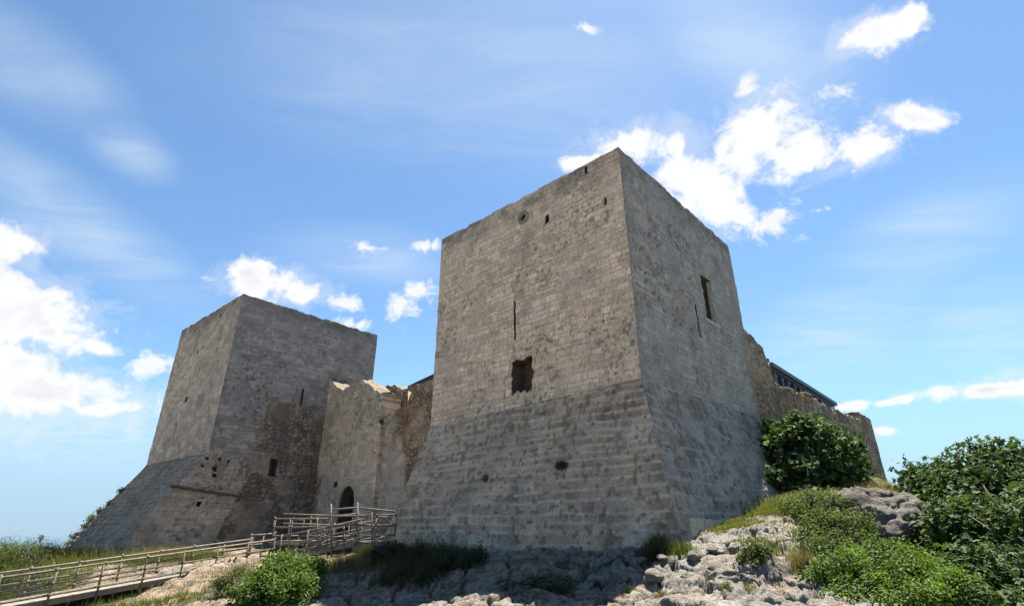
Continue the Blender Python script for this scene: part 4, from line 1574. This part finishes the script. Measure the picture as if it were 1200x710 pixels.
# ------------------------------------------------------------------ plants
LEAF_SIMPLE = (np.array([[0, 0, 0], [.28, .22, .05], [.65, .2, .04], [1, 0, -.06], [.65, -.2, .04], [.28, -.22, .05]], float), [[0, 3, 2, 1], [0, 5, 4, 3]])
LEAF_FIG = (np.array([[0, 0, 0], [.1, .34, .03], [.34, .2, .05], [.52, .46, .0], [.62, .17, .05], [1, 0, -.1], [.62, -.17, .05], [.52, -.46, .0], [.34, -.2, .05], [.1, -.34, .03]], float),
            [[0, 2, 1], [0, 4, 3, 2], [0, 5, 4], [0, 6, 5], [0, 8, 7, 6], [0, 9, 8]])
LEAF_NARROW = (np.array([[0, 0, 0], [.4, .07, .02], [1, 0, -.05], [.4, -.07, .02]], float), [[0, 2, 1], [0, 3, 2]])


def leaves(points, normals, sizes, template, rg, droop=0.35):
    T, TF = template
    n = len(points)
    N = normals / np.linalg.norm(normals, axis=1, keepdims=True)
    r = rg.normal(size=(n, 3))
    r[:, 2] -= droop
    X = r - (r * N).sum(1, keepdims=True) * N
    X /= np.linalg.norm(X, axis=1, keepdims=True) + 1e-9
    Yv = np.cross(N, X)
    V = points[:, None, :] + sizes[:, None, None] * (T[None, :, 0:1] * X[:, None] + T[None, :, 1:2] * Yv[:, None] + T[None, :, 2:3] * N[:, None])
    k = len(T)
    F = {}
    base = (np.arange(n) * k)[:, None]
    for f in TF:
        F.setdefault(len(f), []).append(base + np.array(f)[None])
    return V.reshape(-1, 3), [np.concatenate(v) for v in F.values()], k


def clump_points(blobs, n, rg, clump=0.4, per=26, up=0.5):
    """leaf positions gathered in sprays over the outer shells of a set of ellipsoids"""
    w = np.array([b[3] * b[4] + b[4] * b[5] + b[3] * b[5] for b in blobs])
    w = w / w.sum()
    nc = max(1, n // per)
    idx = rg.choice(len(blobs), nc, p=w)
    B = np.array(blobs, float)[idx]
    d = rg.normal(size=(nc, 3))
    d /= np.linalg.norm(d, axis=1, keepdims=True)
    d[:, 2] = np.where(d[:, 2] < -0.45, -d[:, 2] * 0.6, d[:, 2])
    d /= np.linalg.norm(d, axis=1, keepdims=True)
    rad = (0.5 + 0.62 * rg.random(nc) ** 0.7) * (0.86 + 0.5 * (fbm(d[:, 0] * 2 + B[:, 0], d[:, 1] * 2 + B[:, 1], d[:, 2] * 2, 3, 5) - 0.35))
    C = B[:, :3] + d * B[:, 3:6] * rad[:, None]
    P = np.repeat(C, per, 0) + rg.normal(size=(nc * per, 3)) * clump * 0.55
    D = np.repeat(d, per, 0)
    Nn = D * 0.55 + np.array([0, 0, up]) + rg.normal(size=P.shape) * 0.55
    tone = np.repeat(rg.random(nc), per) * 0.5 + rg.random(nc * per) * 0.5
    return P, Nn, tone


def crown_mesh(blobs, n, size, template, seed, clump=0.4, per=26, up=0.5, droop=0.35):
    rg = np.random.default_rng(seed)
    extra = []
    for b in blobs:
        for _ in range(4):
            d = rg.normal(size=3)
            d /= np.linalg.norm(d)
            d[2] = abs(d[2]) * 0.9 - 0.1
            k = 0.25 + 0.25 * rg.random()
            extra.append((b[0] + d[0] * b[3] * .95, b[1] + d[1] * b[4] * .95, b[2] + d[2] * b[5] * .95, b[3] * k, b[4] * k, b[5] * k * 1.2))
    blobs = list(blobs) + extra
    P, Nn, tone = clump_points(blobs, n, rg, clump, per, up)
    sz = size * (0.6 + 0.7 * rg.random(len(P)))
    V, F, k = leaves(P, Nn, sz, template, rg, droop)
    col = np.repeat(tone, k)[:, None] * np.ones(3)
    return V, F, col


def limbs(base, tips, r, seed, bend=0.3):
    rg = np.random.default_rng(seed)
    mb = MB()
    b = np.array(base, float)
    for tp in tips:
        tp = np.array(tp, float)
        pts = []
        for k in np.linspace(0, 1, 7):
            q = b + (tp - b) * k
            q = q + rg.normal(size=3) * bend * 0.16 * math.sin(k * math.pi) * np.linalg.norm(tp - b) * 0.5
            pts.append(q)
        mb.tube(pts, r, 7, r * 0.25)
        for _ in range(3):
            i = rg.integers(3, 6)
            q = pts[i] + (rg.normal(size=3) + np.array([0, 0, .6])) * 0.35 * np.linalg.norm(tp - b) * 0.5
            mb.tube([pts[i], (pts[i] + q) / 2 + rg.normal(size=3) * 0.05, q], r * 0.4, 5, r * 0.12)
    return mb


def plant(name, label, cat, base, blobs, n, size, template, mat, seed, group=None, clump=0.4, per=26, trunk_r=0.07, stem='stem', crown='foliage', up=0.5, droop=0.35, ntips=5):
    base = np.array(base, float)
    t = thing(name, label, cat, tuple(base), group)
    V, F, C = crown_mesh(blobs, n, size, template, seed, clump, per, up, droop)
    obj_np(crown, V, F, mat, t, False, C)
    rg = np.random.default_rng(seed + 1)
    tips = []
    for i in range(ntips):
        b = blobs[i % len(blobs)]
        tips.append(np.array(b[:3]) + rg.normal(size=3) * np.array(b[3:6]) * 0.35 + UP * b[5] * 0.2)
    limbs(base - UP * 0.25, tips, trunk_r, seed + 2).build(stem, M_BARK, t, True)
    return t


def blob(px, py, Y, rx, ry, rz):
    v = at(px, py, Y)
    return (v.x, v.y, v.z, rx, ry, rz)


def g3(px, Y):
    v = at(px, 640, Y)
    return np.array([v.x, v.y, float(h_ground(v.x, v.y))])


# fig bush in the corner between the tower and the right wall
plant('fig_bush', 'large dark green fig bush growing against the right wall beside the nearer tower', 'bush', g3(950, 27.5),
      [blob(925, 535, 27.8, 1.25, 1.1, 1.5), blob(935, 512, 28.2, 1.1, 1.0, 1.0), blob(965, 525, 27.5, 1.5, 1.2, 1.2), blob(990, 535, 28, 1.1, 1.1, 1.2), blob(950, 560, 27.0, 1.9, 1.2, 1.1), blob(985, 560, 27.5, 1.2, 1.1, 1.0), blob(912, 505, 28.8, .6, .7, .6)],
      5600, 0.31, LEAF_FIG, M_FIG, 700, None, 0.42, 18, 0.08, ntips=8)
# trees at the right
tree_specs = [
    ('spreading fig tree with dense dark crown rising highest at the right edge', [blob(1160, 560, 17.5, .9, .9, .55), blob(1128, 572, 17.8, .6, .7, .5), blob(1190, 572, 17, .8, 1.0, .7), blob(1130, 615, 17, .95, 1.0, .75), blob(1172, 625, 16.5, 1.2, 1.1, .9), blob(1150, 532, 18, .34, .4, .3), blob(1178, 530, 17.6, .4, .4, .28), blob(1120, 545, 18.2, .32, .35, .25), blob(1196, 540, 17, .4, .4, .3), blob(1140, 650, 17, .7, .8, .6)], (1155, 17.3), 10500, 0.19, 710),
    ('smaller fig tree with lighter leaves left of the tallest tree at the right', [blob(1082, 566, 20, .55, .6, .42), blob(1105, 590, 19.5, .8, .8, .6), blob(1068, 552, 20.5, .28, .32, .2), blob(1106, 552, 20, .36, .4, .28), blob(1086, 602, 19.3, .5, .5, .45), blob(1118, 566, 19.5, .35, .4, .3)], (1098, 19.6), 4200, 0.18, 720),
    ('dark fig tree cut by the right edge low in front', [blob(1185, 680, 14.5, 1.1, 1.1, .9), blob(1150, 668, 15, .7, .8, .6), blob(1222, 620, 14.8, .9, 1.0, 1.2), blob(1160, 710, 14, 1.0, .9, .6)], (1180, 14.8), 6500, 0.18, 730)]
for lab, bl, (gx_, gy_), n, sz, sd in tree_specs:
    plant('fig_tree', lab, 'tree', g3(gx_, gy_), [(b_[0], b_[1], b_[2] - 0.18, *b_[3:]) for b_ in bl], int(n * 1.1), sz, LEAF_FIG, M_FIG, sd, 'fig trees on the right slope', 0.4, 18, 0.12, 'trunk', 'crown', ntips=7)
# shrubs on the knoll
plant('shrub', 'yellow green leafy shrub covering the knoll below the fig bush', 'shrub', g3(960, 19.0),
      [blob(938, 596, 20.5, .7, .8, .5), blob(955, 596, 19.8, .9, .9, .65), blob(972, 608, 19.2, 1.0, .9, .75), blob(982, 624, 17.6, .8, .8, .7), blob(960, 630, 17.4, .8, .8, .65), blob(998, 648, 16.6, .85, .8, .7), blob(975, 655, 16.4, .85, .8, .65), blob(1015, 668, 16.2, .7, .6, .5)],
      21000, 0.095, LEAF_SIMPLE, M_SHRUB, 740, None, 0.19, 30, 0.03)
plant('shrub', 'broad bright green shrub filling the bottom right corner before the fig trees', 'shrub', g3(1030, 14.4),
      [blob(1005, 690, 14.6, .95, .9, .75), blob(1045, 674, 15.0, .95, .8, .7), blob(1075, 692, 14.2, 1.0, .9, .75), blob(975, 690, 14.6, .6, .6, .55), blob(1105, 694, 15.0, .8, .7, .6), blob(1040, 712, 13.6, 1.4, .9, .6), blob(1065, 665, 16.0, .6, .6, .45)],
      24000, 0.095, LEAF_SIMPLE, M_IVY, 750, None, 0.19, 30, 0.03)
plant('shrub', 'rounded green shrub between the grey rock slab and the dark fig trees', 'shrub', g3(1100, 17.5),
      [blob(1098, 630, 18, .75, .7, .55), blob(1112, 648, 17.5, .7, .7, .5), blob(1082, 645, 17.8, .5, .5, .4)], 4200, 0.10, LEAF_SIMPLE, M_SHRUB, 760, None, 0.2, 30, 0.03)
plant('shrub', 'dry brownish shrub on the crest between the wall end and the fig trees', 'shrub', g3(1050, 24.5),
      [blob(1045, 590, 24.5, .8, .8, .9), blob(1062, 597, 23.8, .7, .7, .8), blob(1030, 578, 25.2, .6, .6, .6), blob(1072, 585, 24, .5, .5, .9)], 5200, 0.14, LEAF_NARROW, M_DRY, 770, None, 0.22, 24, 0.03, up=0.2, droop=-0.9)
plant('shrub', 'small olive shrub on the white rock below the knoll', 'shrub', g3(884, 15.3),
      [blob(884, 652, 15.4, .34, .3, .3), blob(878, 664, 15.2, .3, .3, .25)], 2200, 0.085, LEAF_SIMPLE, M_SHRUB, 780, None, 0.13, 24, 0.015)
plant('shrub', 'bright green ivy bush under the walkway left of the bottom centre', 'shrub', g3(330, 21.5),
      [blob(340, 668, 21.8, 1.05, .8, .6), blob(318, 682, 21.2, .9, .8, .6), blob(355, 688, 21.0, .8, .8, .6), blob(300, 698, 20.8, .7, .7, .5), blob(335, 704, 20.4, 1.1, .7, .6), blob(368, 668, 21.8, .4, .5, .35)],
      11000, 0.115, LEAF_SIMPLE, M_IVY, 790, None, 0.22, 30, 0.03)
plant('shrub', 'dark low shrub at the bottom edge below the nearer tower', 'shrub', g3(632, 16.4),
      [blob(625, 699, 16.4, .7, .6, .42), blob(650, 697, 16.2, .55, .5, .4), blob(608, 706, 16.2, .5, .5, .3)], 5200, 0.085, LEAF_SIMPLE, M_DARKLEAF, 800, None, 0.16, 26, 0.02)
plant('shrub', 'small dark leafy plant rooted in the walkway rocks at far left', 'shrub', g3(262, 23.5),
      [blob(262, 690, 23.5, .5, .5, .4), blob(282, 676, 24, .45, .5, .35)], 2200, 0.09, LEAF_SIMPLE, M_SHRUB, 805, None, 0.16, 24, 0.02)
for i, (px, py, Y, r, hh) in enumerate(((-10, 664, 29, 1.5, 1.15), (14, 664, 30, 1.2, 1.0), (40, 660, 32, 1.1, .95), (72, 657, 34, .9, .55), (-5, 690, 25, 1.2, .7), (40, 690, 25.5, 1.0, .5), (100, 661, 33.5, .8, .4), (-70, 664, 30, 1.6, .9))):
    plant('shrub', ['small olive wild bush with narrow leaves on the grassy bank at far left', 'dark wild bush with narrow leaves on the grassy bank at far left', 'fresh green wild bush of upright stalks on the bank at far left', 'dry straw coloured wild bush on the grassy bank at far left'][i % 4], 'shrub', g3(px, Y), [(*(g3(px, Y) + UP * hh * .45), r, r * .8, hh * .8), (*(g3(px + 18, Y - .6) + UP * hh * .3), r * .7, r * .6, hh * .6)], int(2600 * r), 0.17, LEAF_NARROW, (M_SHRUB, M_DARKLEAF, M_GRASS, M_DRY)[i % 4], 770 + i * 2 + 100, 'wild bushes on the left bank', 0.3, 24, 0.02, up=0.2, droop=-0.8)
for lab, px, py, Y, r in (('compact dark shrub at the left foot of the battered base beside the landing', 458, 655, 25.0, .75), ('dark twiggy shrub under the battered base right of the tall grass', 536, 650, 22.8, .6)):
    plant('shrub', lab, 'shrub', g3(px, Y), [(*(g3(px, Y) + UP * r * .4), r, r * .8, r * .6), (*(g3(px + 22, Y - .5) + UP * r * .3), r * .7, r * .6, r * .5)], 3200, 0.085, LEAF_SIMPLE, M_DARKLEAF, 880 + px, None, 0.18, 22, 0.02)
# caper plant in the battered base
n1 = -RA
tA = P3(A0 + n1 * 1.3 + (-UA) * 1.608, -0.28)


def on_batter(px, py):
    """point on the battered front of the nearer tower"""
    c0, c1, c2 = P3(A0, 5.59), P3(A1, 5.31), P3(A0 + n1 * 1.3 - UA * 1.608, -0.28)
    nn = np.cross(c1 - c0, c2 - c0)
    d = np.array(direction(px, py))
    return d * (nn @ c0) / (nn @ d)


def wall_plant(px, py, r, n, label, mat, seed, size=0.07):
    q = on_batter(px, py)
    c = q + n1 * r * 0.5 - UP * 0.05
    plant('wall_plant', label, 'plant', q - n1 * 0.05, [(*(c), r, r * .7, r * .85)], n, size, LEAF_SIMPLE, mat, seed, None, 0.1, 20, 0.012, ntips=4)


wall_plant(661, 546, 0.24, 900, 'round dark caper plant sprouting from the battered front wall', M_DARKLEAF, 810)
wall_plant(569, 560, 0.12, 220, 'tiny dry tuft in a joint left of the caper plant', M_DRY, 811, 0.10)
q = np.array(at(450, 494, 36.4))
plant('wall_plant', 'small dark plant hanging in the broken edge of the rubble wall', 'plant', q, [(q[0], q[1], q[2], .3, .3, .35)], 500, 0.1, LEAF_SIMPLE, M_DARKLEAF, 812, None, 0.12, 20, 0.015, ntips=3)
# creeping plants on the outer edge of the talus
ftop, fbot = P3(B1, 5.09), P3(B1 - RB * 3.91, -1.79)
for i, (k, r, off) in enumerate(((.30, .22, .05), (.44, .28, .0), (.52, .45, -.5), (.60, .5, -1.3), (.68, .5, -.2), (.78, .6, -1.0), (.86, .6, -.2), (.95, .7, -.9))):
    c = ftop + (fbot - ftop) * k - UB * off
    plant('creeping_plant', 'low green plant creeping over the left edge of the far talus', 'plant', c - UP * 0.1, [(c[0], c[1], c[2] + .02, r * .7, r * .7, r * .28), (c[0] + .6 * r, c[1] - .3, c[2] - .3 * r, r * .5, r * .5, r * .25)], int(900 * r + 300), 0.13, LEAF_SIMPLE, M_DARKLEAF if i % 3 else M_SHRUB, 820 + i, 'plants creeping on the talus', 0.2, 20, 0.02, ntips=3)


# ------------------------------------------------------------------ grasses
def blades(P, h, w, lean, rg):
    n = len(P)
    a = rg.random(n) * 6.283
    d = np.stack([np.cos(a), np.sin(a), 0 * a], -1)
    b = rg.random(n) * 6.283
    e = np.stack([np.cos(b), np.sin(b), 0 * b], -1) * (lean * h)[:, None]
    W_ = d * w[:, None] * 0.5
    up = np.array([0, 0, 1.0]) * h[:, None]
    V = np.stack([P - W_, P + W_, P + W_ * .75 + up * .55 + e * .3, P - W_ * .75 + up * .55 + e * .3, P + up * .96 + e], 1)
    I = (np.arange(n) * 5)[:, None]
    return V.reshape(-1, 3), [I + np.array([[0, 1, 2, 3]]), I + np.array([[3, 2, 4]])]


def tuft(label, c, n, h, spread, mat, seed, group=None, w=0.014, lean=0.35, sq=1.0):
    rg = np.random.default_rng(seed)
    c = np.array(c, float)
    P = np.zeros((n, 3))
    P[:, 0] = c[0] + rg.normal(size=n).clip(-1.9, 1.9) * spread * sq
    P[:, 1] = c[1] + rg.normal(size=n).clip(-1.9, 1.9) * spread * 0.7
    P[:, 2] = h_ground(P[:, 0], P[:, 1]) - 0.06
    hh = h * (0.45 + 0.75 * rg.random(n)) * np.exp(-((P[:, 0] - c[0]) ** 2 + (P[:, 1] - c[1]) ** 2) / (2 * (1.6 * spread) ** 2)).clip(.35)
    V, F = blades(P, hh, np.full(n, w), lean * (0.3 + rg.random(n)), rg)
    col = np.repeat(rg.random(n), 5)[:, None] * np.ones(3)
    o = centred('grass_tuft', V, F, mat, False, col)
    return tag(o, label, 'grass tuft', group)


def gp(px, py, Y):
    v = at(px, py, Y)
    return (v.x, v.y, v.z)


M_DARKGRASS = leaf_mat('dark_grass_blade', (0.025, 0.03, 0.014), (0.075, 0.07, 0.035), 0.3, 0.6, 0.2)  # blade colour lowered to carry the shade at the tower foot
GT = 'dark grass tufts at the tower foot'
for i, (px, Y, n, h, sp) in enumerate([(455, 25.5, 1500, 1.1, .55), (490, 24.5, 1700, 1.1, .6), (520, 23.2, 1700, 1.05, .55), (545, 22.4, 900, .75, .4), (470, 22.5, 1300, .9, .55), (430, 26.5, 900, .8, .4), (500, 21.5, 900, .6, .4)]):
    tuft('tall dark grass tuft at the left foot of the battered tower base', gp(px, 640, Y), n, h, sp, M_DARKGRASS, 900 + i, GT)
tuft('bushy dry grass tuft at the corner foot of the nearer tower', gp(772, 640, 17.8), 1300, .85, .34, M_DARKGRASS, 910)
tuft('thin grass tuft on the rock edge left of the white boulder', gp(800, 640, 17.3), 500, .5, .25, M_GRASS, 911)
tuft('brownish grass tuft below the walkway landing', gp(400, 660, 24.5), 1200, .8, .6, M_DRY, 912)
tuft('straw coloured tuft on the sunlit boulder beside the knoll shrub', gp(942, 655, 15.2), 900, .55, .22, M_DRY, 913)


for i, (px, py, Y) in enumerate(((585, 668, 19.5), (655, 676, 18.4), (700, 682, 16.9), (735, 690, 15.6), (775, 700, 14.6), (830, 676, 15.0), (850, 690, 14.2), (880, 690, 14.0), (910, 640, 16.6), (812, 650, 16.8), (540, 690, 18.9), (905, 672, 14.8))):
    tuft('little weedy tuft growing from a crack of the bare rock', gp(px, py, Y), 220, .26, .11, (M_GRASS, M_DRY, M_DARKGRASS)[i % 3], 930 + i, 'weeds in the rock cracks', 0.012, 0.6)


def grass_field(name, regions, seed, mat, w=0.02):
    """regions: (cx, cy, rx, ry, n, h)"""
    rg = np.random.default_rng(seed)
    Ps, Hs = [], []
    for cx, cy, rx, ry, n, h in regions:
        p = rg.normal(size=(n, 2)) * np.array([rx, ry]) * 0.6 + np.array([cx, cy])
        keep = fbm(p[:, 0] * 0.8, p[:, 1] * 0.8, 1, 3, seed) + 0.25 * rg.random(n) > 0.55
        p = p[keep]
        Ps.append(p)
        Hs.append(h * (0.4 + 0.9 * rg.random(len(p))))
    p, h = np.concatenate(Ps), np.concatenate(Hs)
    P = np.c_[p, h_ground(p[:, 0], p[:, 1]) - 0.04]
    V, F = blades(P, h, np.full(len(h), w), 0.5 * (0.3 + rg.random(len(h))), rg)
    col = np.repeat(rg.random(len(h)), 5)[:, None] * np.ones(3)
    o = link(name, mesh_np(name, V, F, False, col), mat)
    tag(o, kind='stuff')
    return o


def reg(px, py, Y, rx, ry, n, h):
    v = at(px, py, Y)
    return (v.x, v.y, rx, ry, n, h)


o = grass_field('green_grass', [reg(850, 615, 20.5, 1.6, 1.6, 5000, .16), reg(890, 603, 23, 1.5, 2.0, 5000, .2), reg(925, 600, 23, 1.8, 2, 5000, .28), reg(960, 590, 23.5, 2, 1.8, 4500, .35), reg(1000, 583, 24.5, 1.6, 1.4, 3500, .3),
                                  reg(20, 655, 33, 5, 3.5, 9000, .75), reg(-60, 655, 30, 5, 5, 6000, .7), reg(70, 655, 35, 3, 2.5, 6000, .6), reg(120, 655, 32, 3, 1.5, 4500, .4), reg(30, 690, 26, 3.5, 4, 7000, .55),
                                  reg(195, 648, 31.5, 1.8, 1.0, 5000, .5), reg(225, 650, 31, 1.4, 1, 2500, .4), reg(220, 695, 24.5, 2.2, 1.6, 1800, .28), reg(130, 700, 23, 2.2, 1.8, 2500, .32), reg(900, 640, 16.8, .8, .6, 900, .2), reg(780, 642, 18, .6, .4, 500, .2)], 950, M_GRASS, 0.022)
tag(o, 'fresh green grass on the soil around the tower and under the walkway', 'grass')
o = grass_field('dry_grass', [reg(20, 652, 33, 5, 3, 3500, 1.15), reg(60, 655, 35, 3, 2, 1500, .8), reg(195, 648, 31.5, 2, 1, 1600, .7), reg(940, 592, 23, 2.5, 2, 2500, .4), reg(1040, 585, 26, 1.5, 1.5, 3000, .9), reg(870, 612, 20.5, 1.6, 1.6, 2500, .16), reg(300, 660, 27, 2, 1.5, 2000, .4), reg(430, 655, 25, 2, 1.5, 2000, .5),
                                reg(1075, 610, 22, 1.2, 1.2, 2000, .7)], 960, M_DRY, 0.014)
tag(o, 'straw coloured dry grass stalks among the green grass', 'grass')
